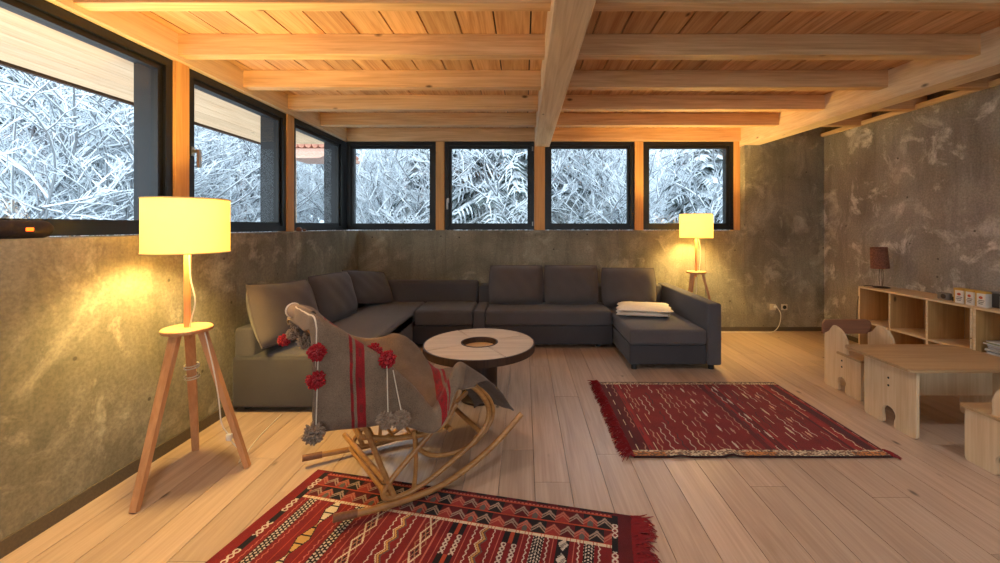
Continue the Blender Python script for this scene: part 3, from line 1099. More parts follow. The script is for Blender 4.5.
def rug1(s, t):
    # dashed columns at both ends
    for c0, c1 in ((.060, .092), (1.700, 1.728)):
        if c0 < s < c1 and t > .02:
            f = frac(t / .17)
            if f < .45:
                return BLK
            g_ = tri((s - c0) / (c1 - c0)) ; h_ = tri(t / .03)
            return WHT if abs(g_ - h_) < .35 else (BLK if f < .5 or f > .95 else RED)
    if s < .06 or s > 1.728:
        return RED if s < .06 else DRED
    if t < .012:
        return BLK if frac(s / .11) < .5 else DRED
    if t < .022: return DRED
    if t < .030: return PNK if frac(s / .02) < .7 else RED
    if t < .215:
        row = (t - .030) / .0925
        f = frac(row)
        if f < .07 or f > .95:
            return ORG
        blk = int(math.floor(s / .068 + (0.5 if row > 1 else 0)))
        kind = blk % 4
        ff = frac(s / .068 + (0.5 if row > 1 else 0))
        z = tri(ff)
        d = f * 1.0 - .25 - .5 * z * .8
        basec = BLK if kind in (0,) else (DRED if kind == 2 else (GRN if kind == 3 and z < .4 else srgb((140, 48, 40))))
        if abs(d) < .07 or abs(d - .2) < .05:
            return srgb((168, 98, 80)) if kind % 2 else srgb((150, 128, 112))
        if d < -.1 and kind in (1, 3):
            return BLK if kind == 3 else DRED
        return basec
    if t < .228: return CRM if frac(s / .015) < .8 else PNK
    for c, k in STR:
        d = s - c
        if abs(d) > .058: continue
        if k in 'AEG':
            w = .0032 * math.sin(t * 2 * math.pi / .03)
            if abs(abs(d) - .045 - w * (1 if d > 0 else -1)) < .0028: return WHT if k != 'A' else PNK
        if k == 'A':
            if abs(d) < .024:
                u, v = frac(d / .016 + .5) - .5, frac(t / .020 + (0.5 if int(math.floor(d / .016 + .5)) % 2 else 0)) - .5
                return WHT if abs(u) + abs(v) < .42 else BLK
        elif k == 'B':
            f = frac(t / .19); w = .030 * tri(t / .19 + .5)
            if abs(abs(d) - .05) < .002: return ORG
            if abs(d) < w:
                q = frac(t / .38)
                return (YEL if q < .5 else CRM) if frac(t / .05) > .18 else BLK
            if abs(d) < w + .005: return BLK
        elif k == 'D':
            if abs(abs(d) - .046) < .0022: return PNK
            z = .026 * tri(t / .11)
            if abs(abs(d) - z) < .0042: return CRM
            z2 = .026 * (1 - tri(t / .11))
            if abs(abs(d) - z2) < .003: return srgb((160, 110, 84))
            if abs(d) < z - .012: return BLK
        elif k == 'E':
            z = .012 * (2 * tri(t / .075) - 1)
            if abs(d - z) < .0045: return YEL
            if abs(d - z - .011) < .003: return GRN
            if abs(d - z + .011) < .003: return CRM
        elif k == 'F':
            if abs(abs(d) - .054) < .002: return PNK
            f = frac(t / .21)
            if abs(d) < .036:
                if f < .42:
                    if abs(d) < .010: return ORG
                    return BLK
                if abs(d) > .012:
                    u = (abs(d) - .024) / .012; v = 2 * frac(t / .026) - 1
                    return WHT if abs(abs(u) - abs(v)) < .4 else DRED
        elif k == 'G':
            if abs(d) < .026:
                u = frac(d / .013 + .5) - .5; v = frac(t / .018 - abs(d) / .026) - .5
                return WHT if abs(u) + abs(v) < .40 else BLK
        elif k == 'H':
            if abs(abs(d) - .048) < .0022: return PNK
            if abs(d) < .028:
                v = tri(t / .085)
                return WHT if abs(d) < .026 * v - .002 and frac((d + t) / .009) > .22 else BLK
    b = frac(s / .9)
    return RED
e1 = Vector((.977, -.2133, 0)).normalized()
e2 = Vector((-.2133, -.977, 0)).normalized()
P1 = on_floor(318, 471)
rugA = rug_mesh('kilim_rug', (P1.x, P1.y, 0), e1, e2, 450, 280, RL1, RL2, rug1,
                lambda s, t: .0015 * math.sin(s * 9) * math.sin(t * 11) + .002)
tag(rugA, 'red kilim rug with chevron border and patterned bands under the rocking chair', 'rug')

W2 = [random.Random(77).random() for _ in range(4)]
r2 = random.Random(9)
lines = []
s_ = .05
while s_ < 1.60:
    lines.append((s_, r2.choice('wwvdd'), r2.uniform(0, 6), r2.uniform(.12, .3), r2.choice((WHT, CRM, srgb((200, 160, 130)), srgb((60, 40, 44)), srgb((170, 130, 110))))))
    s_ += r2.uniform(.03, .06)
bands = [(r2.uniform(0, 1.65), r2.uniform(.02, .06), r2.choice((DRED, srgb((110, 24, 27)), srgb((76, 19, 25)), srgb((136, 32, 30))))) for _ in range(26)]
def rug2(s, t):
    if t < .06 or t > 1.21 - .075:
        a_ = math.floor(s / .011)
        b_ = math.floor(t / .008 + .5 * (a_ % 2))
        h = frac(math.sin(a_ * 12.9 + b_ * 78.2) * 43758.5)
        if t > 1.21 - .012 or t < .01: return BLK
        if frac(s / .7) < .3 and t > 1.21 - .06: return srgb((190, 120, 60)) if h > .5 else srgb((110, 80, 60))
        return CRM if h > .60 else (srgb((96, 76, 66)) if h > .3 else srgb((150, 116, 90)))
    for (c, k, ph, per, cc) in lines:
        d = s - c
        if abs(d) > .014: continue
        if k == 'w':
            if abs(d - .006 * math.sin(t * 2 * math.pi / .09 + ph)) < .0034 and frac(t / (per * 2.6) + ph) < .62: return cc
        elif k == 'v':
            f = frac(t / per + ph)
            if f < .45 and abs(d) < .009 * math.sin(f / .45 * math.pi) : return cc
        else:
            if abs(d) < .003 and frac(t / per + ph) < .5: return cc
    c = RED
    for (b0, w, cc) in bands:
        if abs(s - b0) < w / 2: c = cc
    return c
def bump2(s, t):
    z = .003 + .0015 * math.sin(7 * s + 2 * t)
    z += .016 * math.exp(-((s - .62) / .035) ** 2) * max(0, (t - .95) / .26) ** 2
    z += .008 * math.exp(-((s - .30) / .05) ** 2) * max(0, (t - .9) / .31) ** 2
    return z
rugB = rug_mesh('kilim_rug', (.685, 3.735, 0), (1, 0.0, 0), (0, -1, 0), 300, 190, 1.62, 1.21, rug2, bump2)
tag(rugB, 'dark red kilim rug with thin wavy lines lying on open floor', 'rug')

def fringe(parent, P, d_out, d_along, L, n_, length, seed, lift=.012):
    rr = random.Random(seed)
    m_ = MB()
    P, d_out, d_along = Vector(P), Vector(d_out), Vector(d_along)
    for i in range(n_):
        s = L * (i + rr.random()) / n_
        ln = length * rr.uniform(.55, 1.25)
        sway = rr.uniform(-.6, .6)
        h = rr.uniform(.3, 1.0) * lift
        b = P + d_along * s - d_out * .012
        pts = [b + Vector((0, 0, .007)), b + d_out * ln * .45 + d_along * sway * ln * .25 + Vector((0, 0, h + .006)),
               b + d_out * ln * .8 + d_along * sway * ln * .7 + Vector((0, 0, h * .8 + .003)), b + d_out * ln + d_along * sway * ln * 1.1 + Vector((0, 0, .003))]
        m_.tube(pts, [.0036, .004, .0036, .0015], 3, False)
    o = m_.build('fringe', 'fringe', parent, fix=False)
    o['kind'] = 'stuff'
    return o
fringe(rugA, Vector((P1.x, P1.y, 0)) + e1 * RL1, e1, e2, RL2, 420, .10, 1)
fringe(rugB, (.685, 3.735, 0), (-1, 0, 0), (0, -1, 0), 1.21, 460, .085, 2, .03)
fringe(rugB, (.685 + 1.62, 2.60, 0), (1, -.2, 0), (0, -1, 0), .075, 30, .05, 3)

# ================================================================== rocking chair
CU = Vector((.87, .493, 0)).normalized()
CV = Vector((-CU.y, CU.x, 0))
NT_ = Vector((-.885, 1.94, 0))
CC = NT_ + CV * .32
def cp_(px, py, v, dz=0.0):
    """pixel on the chair's lengthwise vertical plane v"""
    dx, dz_ = ray(px, py)
    k = v + CC.x * CV.x + CC.y * CV.y
    Y = k / (dx * CV.x + CV.y)
    return Vector((dx * Y, Y, EYE + dz_ * Y + dz))
def cu_(u, v, z):
    p = CC + CU * u + CV * v
    return Vector((p.x, p.y, z))
rc = thing('rocking_chair', (CC.x + CU.x * .4, CC.y + CU.y * .4, 0), 'bent rattan rocking chair covered by a woven blanket', 'chair')
RT = .014
g0 = .024            # rocker centre height: on the rug
def rocker(v, ext=0.0):
    pts = [(-.02 - ext, .050), (.10, .035), (.24, .026), (.36, .026), (.50, .040), (.64, .085), (.78, .155), (.90, .235), (1.00, .315)]
    return [cu_(u, v, z + .008) for u, z in pts]
FAR = -.07           # the far side sits a little further back
def cs_(u, v, z):
    return cu_(u + (FAR if v > 0 else 0), v, z)
for v, ext in ((-.32, 0), (.32, .12)):
    p0 = rocker(v, ext)
    MB().tube(sm(p0, 6), .0165, 10).build('rocker', 'rattan', rc)
    d = (p0[0] - p0[1]).normalized()
    MB().tube([p0[0] + d * .006, p0[0] - d * .10], .0195, 10).build('rocker_tip', 'rattan_tip', rc)
loop = [(.60, .56), (.57, .47), (.50, .38), (.40, .29), (.30, .20), (.225, .125), (.205, .085), (.23, .058), (.31, .050), (.44, .085), (.58, .155), (.70, .225), (.78, .31), (.79, .40), (.74, .49), (.67, .56)]
loop2 = [(.56, .53), (.50, .44), (.40, .36), (.38, .28), (.46, .20), (.60, .175), (.72, .20), (.81, .28), (.835, .36), (.80, .45), (.72, .53)]
for v in (-.30, .30):
    MB().tube(sm([cs_(u, v, z if v < 0 else min(z, .36)) for u, z in loop], 5), RT, 10).build('side_loop', 'rattan', rc)
    MB().tube(sm([cs_(u, v * .9, z if v < 0 else min(z, .34)) for u, z in loop2], 5), RT * .9, 10).build('inner_loop', 'rattan', rc)
    MB().tube(sm([cs_(.26, v, .06), cs_(.20, v, .22), cs_(.13, v, .42), cs_(.06, v, .62), cs_(-.04, v * .95, .84), cs_(-.08, v * .92, .94)], 5), RT, 10).build('back_post', 'rattan', rc)
    MB().tube(sm([cs_(.36, v, .055), cs_(.37, v, .16), cs_(.37, v, .27), cs_(.36, v, .37)], 5), RT * .85, 8).build('seat_support', 'rattan', rc)
    MB().tube(sm([cs_(.10, v * .97, .40), cs_(.3, v * .97, .345), cs_(.50, v * .97, .345), cs_(.60, v * .97, .46)], 5), RT, 10).build('seat_rail', 'rattan', rc)
MB().tube(sm([cu_(-.07, -.285, .93), cu_(.06, -.295, .82), cu_(.16, -.295, .73), cu_(.27, -.295, .61), cu_(.36, -.295, .49), cu_(.45, -.295, .375)], 5), RT, 10).build('side_rail', 'rattan', rc)
MB().tube(sm([cu_(-.15, .285, .90), cu_(.0, .30, .78), cu_(.15, .305, .67), cu_(.30, .31, .655), cu_(.40, .31, .62), cu_(.47, .305, .50), cu_(.50, .30, .36)], 5), RT, 10).build('side_rail', 'rattan', rc)
for (u, z, u2) in ((.215, .150, .085), (.235, .060, .12), (.74, .27, .70), (.56, .33, .50), (.10, .40, .04)):
    MB().tube([cu_(u, -.30, z), cu_(u2, .30, z)], RT * 1.05, 10).build('stretcher', 'rattan', rc)
MB().tube(sm([cs_(-.08, -.28, .935), cu_(-.13, -.14, .955), cu_(-.15, 0, .96), cu_(-.16, .14, .95), cs_(-.08, .28, .92)], 5), RT, 10).build('top_rail', 'rattan', rc)
for k in range(5):
    u = .18 + .085 * k
    MB().tube([cu_(u, -.29, .35), cu_(u - .05, .29, .35)], .008, 8).build('seat_slat', 'rattan', rc)
for k in range(4):
    f = (k + 1) / 5
    MB().tube([cu_(.10 - .14 * f, -.28, .42 + .42 * f), cu_(.05 - .16 * f, .28, .42 + .42 * f)], .008, 8).build('back_slat', 'rattan', rc)

# ---- blanket: cross lines from the far hem over the chair to the near hem
def bl_pts():
    L = []
    # hanging behind the backrest (rear hem)
    for r_ in (
        [(-.22,.30,.86),(-.22,.26,.90),(-.19,.1,.92),(-.17,-.06,.93),(-.14,-.2,.93),(-.115,-.3,.94),(-.11,-.345,.74),(-.105,-.36,.56)],
        [(-.17,.34,.84),(-.19,.30,.96),(-.18,.12,1.0),(-.15,-.06,1.005),(-.12,-.22,1.01),(-.09,-.32,1.0),(-.095,-.35,.76),(-.095,-.365,.50)],
        [(-.06,.35,.72),(-.10,.31,.93),(-.09,.14,.95),(-.07,-.04,.94),(-.05,-.22,.955),(-.03,-.325,.965),(-.02,-.355,.74),(-.01,-.37,.495)],
        [(.04,.36,.62),(.0,.32,.85),(.0,.16,.80),(.01,-.02,.78),(.03,-.2,.83),(.07,-.325,.89),(.07,-.36,.68),(.075,-.372,.49)],
        [(.16,.37,.52),(.14,.33,.74),(.12,.18,.64),(.11,0,.58),(.13,-.18,.68),(.17,-.325,.81),(.165,-.36,.62),(.165,-.372,.475)],
        [(.28,.37,.50),(.28,.33,.705),(.26,.2,.57),(.25,0,.44),(.25,-.18,.54),(.27,-.32,.695),(.26,-.36,.54),(.26,-.372,.445)],
        [(.41,.37,.5),(.41,.33,.715),(.41,.2,.58),(.40,0,.40),(.38,-.18,.43),(.37,-.315,.57),(.36,-.36,.48),(.355,-.372,.41)],
        [(.54,.36,.45),(.54,.33,.62),(.54,.2,.50),(.52,0,.385),(.49,-.18,.39),(.46,-.31,.46),(.455,-.36,.41),(.45,-.372,.37)],
        [(.66,.34,.36),(.66,.31,.45),(.65,.18,.42),(.62,.02,.42),(.57,-.16,.47),(.53,-.30,.54),(.53,-.345,.47),(.52,-.365,.42)],
        [(.78,.33,.38),(.78,.30,.44),(.76,.17,.46),(.72,.02,.50),(.66,-.14,.585),(.60,-.29,.665),(.585,-.335,.60),(.575,-.355,.55)],
        [(.86,.32,.30),(.87,.29,.37),(.86,.15,.40),(.82,.02,.45),(.76,-.12,.53),(.68,-.27,.635),(.64,-.32,.59),(.62,-.345,.55)],
        [(.92,.3,.2),(.95,.27,.26),(.96,.14,.29),(.94,.0,.34),(.90,-.11,.42),(.76,-.26,.57),(.69,-.31,.57),(.655,-.34,.55)],
        [(.95,.29,.12),(1.0,.26,.16),(1.04,.12,.19),(1.06,-.02,.22),(1.05,-.11,.245),(.84,-.25,.50),(.74,-.30,.55),(.69,-.335,.545)]):
        L.append([cu_(*q) for q in r_])
    return L
BLs = bl_pts()
ROWS = [sm(r_, 5) for r_ in BLs]                       # each cross line refined
NR = len(ROWS[0])
colsP = [sm([ROWS[i][k] for i in range(len(ROWS))], 7) for k in range(NR)]
NC = len(colsP[0])
from mathutils import noise as mnoise
gridP = [[Vector(colsP[k][i]) for k in range(NR)] for i in range(NC)]
for r_ in gridP:
    for p in r_:
        p += (mnoise.noise_vector(p * 6.0) * .010 + mnoise.noise_vector(p * 15.0) * .004) + Vector((0, 0, .006))
m_ = MB()
m_.grid(gridP)
bl_base = Vector((CC.x + .3, CC.y + .2, .4))
blank = m_.build('blanket', 'blanket', None, at=bl_base, fix=False, sharp=False)
me = blank.data
at = me.color_attributes.new('pattern', 'FLOAT_COLOR', 'CORNER')
TAUPE, BRN = srgb((122, 102, 84)), srgb((158, 128, 98))
BRED, BLK2 = srgb((136, 34, 36)), srgb((70, 58, 52))
cl = []
for p in me.polygons:
    i = p.index // (NR - 1)
    t = i / (NC - 1)
    c = TAUPE
    for (a_, b_) in ((.222, .228), (.245, .285), (.312, .318), (.63, .672), (.69, .697)):
        if a_ <= t <= b_: c = BRED if (i * 7 + p.index % 3) % 5 else srgb((112, 40, 38))
    if .80 < t: c = srgb((104, 88, 76))
    cl += [c] * p.loop_total
arr = np.ones((len(me.loops), 4), np.float32)
arr[:, :3] = cl
at.data.foreach_set('color', arr.ravel())
so = blank.modifiers.new('thickness', 'SOLIDIFY')
so.thickness = .007
so.offset = 1.0
tag(blank, 'taupe woven blanket with red stripes and wool pompoms draped over the rocking chair', 'blanket')
OFF[blank.name] = bl_base
# cream edge piping along rear hem and near hem
hem = [gridP[i][NR - 1] for i in range(0, NC)]
MB().tube([gridP[7][k] + Vector((-.004, -.004, .002)) for k in range(NR)], .0045, 6).build('piping', 'piping', blank)
MB().tube(hem[7:], .004, 6).build('hem', 'blanket_plain', blank)
def pompom(c, r, mat, seed):
    rr = random.Random(seed)
    m_ = MB()
    c = Vector(c)
    m_.lathe([(0.001, -r * .62), (r * .45, -r * .45), (r * .62, 0), (r * .45, r * .45), (0.001, r * .62)], c, 10)
    for i in range(170):
        z = rr.uniform(-1, 1)
        a_ = rr.uniform(0, 6.283)
        d = Vector((math.sqrt(1 - z * z) * math.cos(a_), math.sqrt(1 - z * z) * math.sin(a_), z))
        d = (d + Vector((rr.uniform(-.3, .3), rr.uniform(-.3, .3), rr.uniform(-.5, .1)))).normalized()
        L = r * rr.uniform(.85, 1.12)
        m_.tube([c + d * r * .4, c + d * L * .8, c + d * L], [.0055, .0068, .003], 4, True)
    m_.build('pompom', mat, blank, fix=False)
def string(a, b):
    a, b = Vector(a), Vector(b)
    MB().tube([a, a.lerp(b, .5) + Vector((0, 0, -.004)), b], .0028, 6).build('cord', 'piping', blank)
poms = [((297, 322), .22, .036, 'pom_grey'), ((293, 334), .20, .030, 'pom_grey'), ((305, 341), .02, .036, 'pom_grey'), ((284, 340), .25, .030, 'pom_red'),
        ((317, 352), -.355, .036, 'pom_red'), ((316, 380), -.37, .036, 'pom_red'), ((314, 433), -.385, .042, 'pom_grey'),
        ((374, 351), -.29, .034, 'pom_red'), ((387, 359), -.345, .038, 'pom_red'),
        ((385, 420), -.395, .038, 'pom_grey'), ((401, 419), -.40, .040, 'pom_grey')]
for k, ((px, py), v, r_, mt) in enumerate(poms):
    pompom(cp_(px, py, v), r_ * 1.15, mt, k)
# curled corner at the top of the back
c0, c1 = cp_(293, 310, .14), cp_(318, 318, -.10)
ax = (c1 - c0)
MB().tube([c0, c0 + ax * .35, c0 + ax * .75], [.036, .034, .026], 16, False).build('rolled_corner', 'blanket_plain', blank, fix=False)
cr = MB()
q1 = ax.normalized().orthogonal().normalized()
q2 = ax.normalized().cross(q1)
cr.tube([c0 + (q1 * math.cos(t) + q2 * math.sin(t)) * .037 for t in [2 * math.pi * k / 18 for k in range(18)]], .0055, 6, closed=True)
cr.build('piping', 'piping', blank)
string(cp_(387, 366, -.372), cp_(388, 412, -.395))
string(cp_(393, 370, -.372), cp_(401, 410, -.40))
string(cp_(318, 360, -.36), cp_(316, 425, -.38))

# ================================================================== floor lamps
def floor_lamp(label, cx, cy, angs, foot_r, power, coil=True):
    root = thing('floor_lamp', (0, 0, 0), label, 'lamp')
    PZ = .85
    for k, a_ in enumerate(angs):
        f = Vector((foot_r * math.cos(a_), foot_r * math.sin(a_), .003))
        t = Vector((.075 * math.cos(a_), .075 * math.sin(a_), PZ - .012))
        MB().bar(t, f, .050, .030, .036, .026, up=(math.cos(a_), math.sin(a_), .3)).build('leg', 'lamp_wood', root)
    MB().lathe([(.118, PZ - .014), (.122, PZ - .008), (.122, PZ + .006), (.116, PZ + .012)], (0, 0, 0), 32).build('plate', 'lamp_wood', root)
    MB().lathe([(.015, PZ - .06), (.017, PZ + .01), (.017, 1.36), (.012, 1.38)], (0, 0, 0), 14).build('pole', 'lamp_wood', root)
    Z0, Z1, rs = 1.297, 1.605, .203
    sh = MB().lathe([(rs, Z0), (rs, Z1), (rs - .003, Z1), (rs - .003, Z0), (rs, Z0)], (0, 0, 0), 48, False).build('shade', 'shade', root)
    for z in (Z0, Z1):
        MB().tube([(rs * math.cos(t), rs * math.sin(t), z) for t in [2 * math.pi * k / 48 for k in range(48)]], .004, 6, closed=True).build('trim_ring', 'shade_trim', sh)
    sp = MB()
    for k in range(3):
        t = 2.1 * k
        sp.tube([(0, 0, 1.39), (rs * math.cos(t), rs * math.sin(t), 1.385)], .003, 5)
    sp.build('spider', 'steel', root)
    MB().lathe([(.016, 1.375), (.018, 1.41), (.012, 1.415)], (0, 0, 0), 12).build('socket', 'cord', root)
    MB().lathe([(.012, 1.414), (.028, 1.45), (.031, 1.475), (.022, 1.50), (.001, 1.507)], (0, 0, 0), 14).build('bulb', 'bulb', root)
    ld = bpy.data.lights.new('bulb_light', 'POINT')
    ld.energy = power
    ld.color = (1.0, .70, .24)
    ld.shadow_soft_size = .07
    lo = bpy.data.objects.new('bulb_light', ld)
    col.objects.link(lo)
    lo.parent = root
    lo.location = (0, 0, 1.475)
    return root
LX, LY = -1.962, 2.36
angs = [math.atan2(on_floor(*p).y - LY, on_floor(*p).x - LX) for p in ((139, 508), (252, 464), (191, 449))]
lampA = floor_lamp('near tripod floor lamp with glowing drum shade standing by the low wall', LX, LY, [R(-92), R(14), R(122)], .31, LAMP_W)
lampA.location = (LX, LY, 0)
OFF[lampA.name] = Vector((LX, LY, 0))
cd = MB()
cd.tube(sm([(LX + .02, LY - .015, 1.31), (LX + .035, LY - .02, 1.15), (LX + .07, LY - .03, 1.02), (LX + .05, LY - .03, .92), (LX + .03, LY - .02, .865)], 5), .0035, 6)
cd.tube(sm([(LX + .10, LY + .0, .84), (LX + .16, LY - .01, .62), (LX + .19, LY - .01, .45), (LX + .20, LY + .0, .30), (LX + .23, LY + .02, .22)], 5), .0035, 6)
cd.tube(sm([(LX + .23, LY + .02, .20), (LX + .26, LY + .08, .08), (LX + .22, LY + .12, .006), (LX + .15, LY + .4, .006), (LX + .10, LY + .75, .006)], 6), .0035, 6)
cd.build('cord', 'cord', lampA)
MB().rbox(LX + .215, LX + .245, LY + .008, LY + .03, .19, .23, .005, 2).build('switch', 'cord', lampA)
a_ = R(122)
co = MB()
for z in (.60, .585, .53, .515):
    rr_ = .075 + (.31 - .075) * (.838 - z) / .838
    c = Vector((LX + rr_ * math.cos(a_), LY + rr_ * math.sin(a_), z))
    co.tube([c + Vector((.036 * math.cos(t), .036 * math.sin(t), .004 * math.sin(t))) for t in [2 * math.pi * k / 16 for k in range(16)]], .004, 6, closed=True)
co.build('cord_coil', 'cord', lampA)
LX2, LY2 = 2.24, 5.27
lampB = floor_lamp('far tripod floor lamp with glowing drum shade behind the chaise arm', LX2, LY2, [R(-22), R(98), R(218)], .29, LAMP_W)
lampB.location = (LX2, LY2, 0)
OFF[lampB.name] = Vector((LX2, LY2, 0))
o1 = at_depth(774.5, 306.5, YB)
cd = MB()
cd.tube(sm([(o1.x + .008, YB - .045, o1.z), (o1.x + .05, YB - .06, o1.z - .10), (o1.x + .02, YB - .06, .08), (o1.x - .12, YB - .12, .012), (o1.x - .35, YB - .10, .007),
            (o1.x - .7, YB - .09, .007), (LX2 + .25, LY2 + .2, .007), (LX2 + .05, LY2 + .1, .02), (LX2 + .01, LY2 + .02, .40), (LX2, LY2, .80)], 6), .0045, 6)
cd.tube(sm([(LX2 + .02, LY2 - .015, 1.31), (LX2 + .05, LY2 - .02, 1.12), (LX2 + .03, LY2 - .02, .862)], 5), .0035, 6)
cd.build('cord', 'cord', lampB)
MB().lathe([(.018, 0), (.020, .02), (.012, .032)], (0, 0, 0), 12).build('plug', 'cord', None)
pl = col.objects[-1]
pl.parent = lampB
pl.rotation_euler = (R(90), 0, 0)
pl.location = (o1.x - LX2, YB - .012 - LY2, o1.z)

# ---- wall outlets
for px, lb in ((772.5, 'beige wall socket with the lamp cord plugged in'), (784, 'beige wall socket with an empty dark opening')):
    c = at_depth(px, 307, YB)
    o = thing('wall_socket', (c.x, YB, c.z), lb, 'socket', 'sockets on the back wall')
    MB().rbox(c.x - .042, c.x + .042, YB - .012, YB - .0005, c.z - .042, c.z + .042, .004, 2).build('plate', 'outlet', o)
    MB().lathe([(.0, .002), (.020, .002), (.022, .0045), (.026, .0045), (.026, 0)], (0, 0, 0), 20, False).build('insert', 'black' if px > 780 else 'outlet', o)
    q = col.objects[-1]
    for v in q.data.vertices:
        v.co += Vector((c.x, YB, c.z))
    q.rotation_euler = (R(90), 0, 0)
    q.location = (0, -.0115, 0)

# ================================================================== speaker on the sill, small thing at the corner window
sx, sy0, sy1, sz = -2.345, 1.70, 2.0, SILL + .0445
spk = thing('speaker', (sx, 1.88, SILL), 'dark rounded portable speaker with an orange light lying on the window sill', 'speaker')
prof = []
pts = [(sx, sy1 - .004, sz), (sx, sy1 - .012, sz), (sx, sy1 - .03, sz), (sx, sy0 + .03, sz), (sx, sy0 + .012, sz), (sx, sy0 + .004, sz)]
MB().tube(pts, [.024, .036, .043, .043, .036, .024], 20).build('body', 'speaker_cloth', spk)
MB().tube([(sx, sy1 + .001, sz), (sx, sy1 - .008, sz)], .026, 18).build('end_cap', 'dark_plastic', spk)
MB().rbox(sx + .040, sx + .0455, 1.872, 1.902, sz - .008, sz + .008, .002, 1).build('light', 'led', spk)
c = Vector((WX + .10, 4.40, SILL))
kn = MB()
kn.lathe([(.022, .001), (.034, .012), (.030, .03), (.018, .045), (.004, .05)], c, 10)
kn.lathe([(.012, .001), (.02, .01), (.016, .022), (.002, .028)], c + Vector((.02, .07, 0)), 8)
tag(kn.build('pine_cone', 'rattan_tip', None, at=c), 'small brown pine cone lying on the sill by the corner window', 'ornament')

# ================================================================== cubby shelves
SX, SD = 3.78, .36
def shelf(label, y_hi, y_lo, ncol, top=.77):
    o = thing('cubby_shelf', (SX + SD / 2, (y_hi + y_lo) / 2, 0), label, 'shelf', 'cubby shelves along the worn wall')
    th = .018
    MB().rbox(SX, SX + SD, y_lo, y_hi, top - th, top, .002, 1).build('top', 'ply_edge', o)
    MB().rbox(SX, SX + SD, y_lo, y_hi, .02, .02 + th, .002, 1).build('bottom', 'ply_edge', o)
    for y in (y_lo, y_hi - th):
        MB().rbox(SX + .004, SX + SD, y, y + th, .001, top - th, .002, 1).build('side', 'pine_back', o)
        MB().box(SX, SX + .0038, y, y + th, .001, top - th).build('lit_edge', 'ply_edge', o)  # pale strip paints the light caught by the front edge
    for k in range(1, ncol):
        y = y_lo + (y_hi - y_lo) * k / ncol - th / 2
        MB().rbox(SX + .005, SX + SD - .013, y, y + th, .038, top - th, .002, 1).build('divider', 'pine_back', o)
        MB().box(SX + .001, SX + .0048, y, y + th, .038, top - th).build('lit_edge', 'ply_edge', o)  # divider edge painted paler as if lit
    for k in range(ncol):
        a = y_lo + (y_hi - y_lo) * k / ncol + (th if k == 0 else th / 2)
        b = y_lo + (y_hi - y_lo) * (k + 1) / ncol - (th if k == ncol - 1 else th / 2)
        MB().rbox(SX + .002, SX + SD - .01, a, b, .375, .375 + th, .002, 1).build('shelf_board', 'ply_edge', o)
        for z0, z1 in ((.039, .374), (.394, top - th - .001)):
            MB().box(SX + SD - .012, SX + SD - .004, a, b, z0, z1).build('back_panel', 'pine_back', o)
    for z in (.50, .25):
        MB().tube([(SX - .001, y_lo + th / 2, z), (SX + .004, y_lo + th / 2, z)], .005, 8).build('screw', 'black', o)
    return o
shelf('pine cubby shelf carrying the small rust lamp', 4.58, 3.415, 3)
shelf('pine cubby shelf with magazines in its upper cubbies', 3.410, 2.245, 3)
STOP = .77

# ---- table lamp on shelf
c = Vector((3.945, 4.47, STOP))
tl2 = thing('table_lamp', c, 'small table lamp with a tilted rust coloured shade on the shelf', 'lamp')
MB().lathe([(.075, .001), (.078, .006), (.06, .012), (.012, .016)], c, 24).build('base', 'wire', tl2)
for k in range(3):
    t = 2.1 * k
    MB().tube(sm([c + Vector((.012 * math.cos(t), .012 * math.sin(t), .014)), c + Vector((.022 * math.cos(t), .022 * math.sin(t), .12)), c + Vector((.008 * math.cos(t), .008 * math.sin(t), .27))], 5), .0025, 6).build('stem', 'wire', tl2)
til = Matrix.Rotation(R(-4), 4, 'Y')
ms = MB().lathe([(.083, .215), (.076, .445), (.073, .445), (.080, .215), (.083, .215)], (0, 0, 0), 28, False)
ms.v = [tuple(til @ Vector(p) + c) for p in ms.v]
ms.build('shade', 'rust', tl2)
MB().tube(sm([c + Vector((-.03, .07, .008)), c + Vector((-.05, .10, .006)), c + Vector((-.12, .095, -.01)), c + Vector((-.17, .11, -.16)), c + Vector((-.16, .14, -.5))], 6), .003, 6).build('cord', 'wire', tl2)

# ---- boxes on the shelf
def carton(px, label, seed, tilt):
    x0 = 3.84
    Y = x0 * FPX / (px - CX)
    o = thing('carton', (x0 + .03, Y, STOP), label, 'box', 'small cartons on the shelf')
    rz = Matrix.Rotation(R(tilt), 4, 'Z')
    def place(m_): 
        m_.v = [tuple(rz @ Vector(p) + Vector((x0 + .03, Y, STOP))) for p in m_.v]
        return m_
    place(MB().box(-.03, .03, -.036, .036, .0005, .120)).build('body', 'white_card', o)
    place(MB().box(-.031, .031, -.037, .037, .112, .130)).build('yellow_lid', 'yellow_card', o)
    place(MB().box(-.0312, -.030, .026, .0355, .001, .112)).build('stripe', 'yellow_card', o)
    place(MB().lathe([(.0, -.0), (.013, .0)], (0, 0, 0), 12)).v
    d = MB()
    n_ = 12
    d.add([(-.0314, -.004 + .014 * math.cos(6.283 * k / n_), .078 + .012 * math.sin(6.283 * k / n_)) for k in range(n_)] + [(-.0300, -.004 + .014 * math.cos(6.283 * k / n_), .078 + .012 * math.sin(6.283 * k / n_)) for k in range(n_)],
          [tuple(range(n_))] + [(k, (k + 1) % n_, n_ + (k + 1) % n_, n_ + k) for k in range(n_)])
    place(d).build('red_dot', 'red_ink', o)
    e = MB()
    for k, z in enumerate((.050, .036, .022)):
        e.box(-.0314, -.030, -.030 + .006 * k, .012 + .006 * (k % 2), z, z + .006)
    place(e).build('print', 'grey_ink', o)
carton(958, 'white and yellow carton next to the small grey radio', 1, 6)
carton(969, 'white and yellow carton between two others on the shelf', 2, -4)
carton(980, 'white and yellow carton next to the grey tub', 3, 3)
def shelf_y(px, x0): return x0 * FPX / (px - CX)
y = shelf_y(942, 3.86)
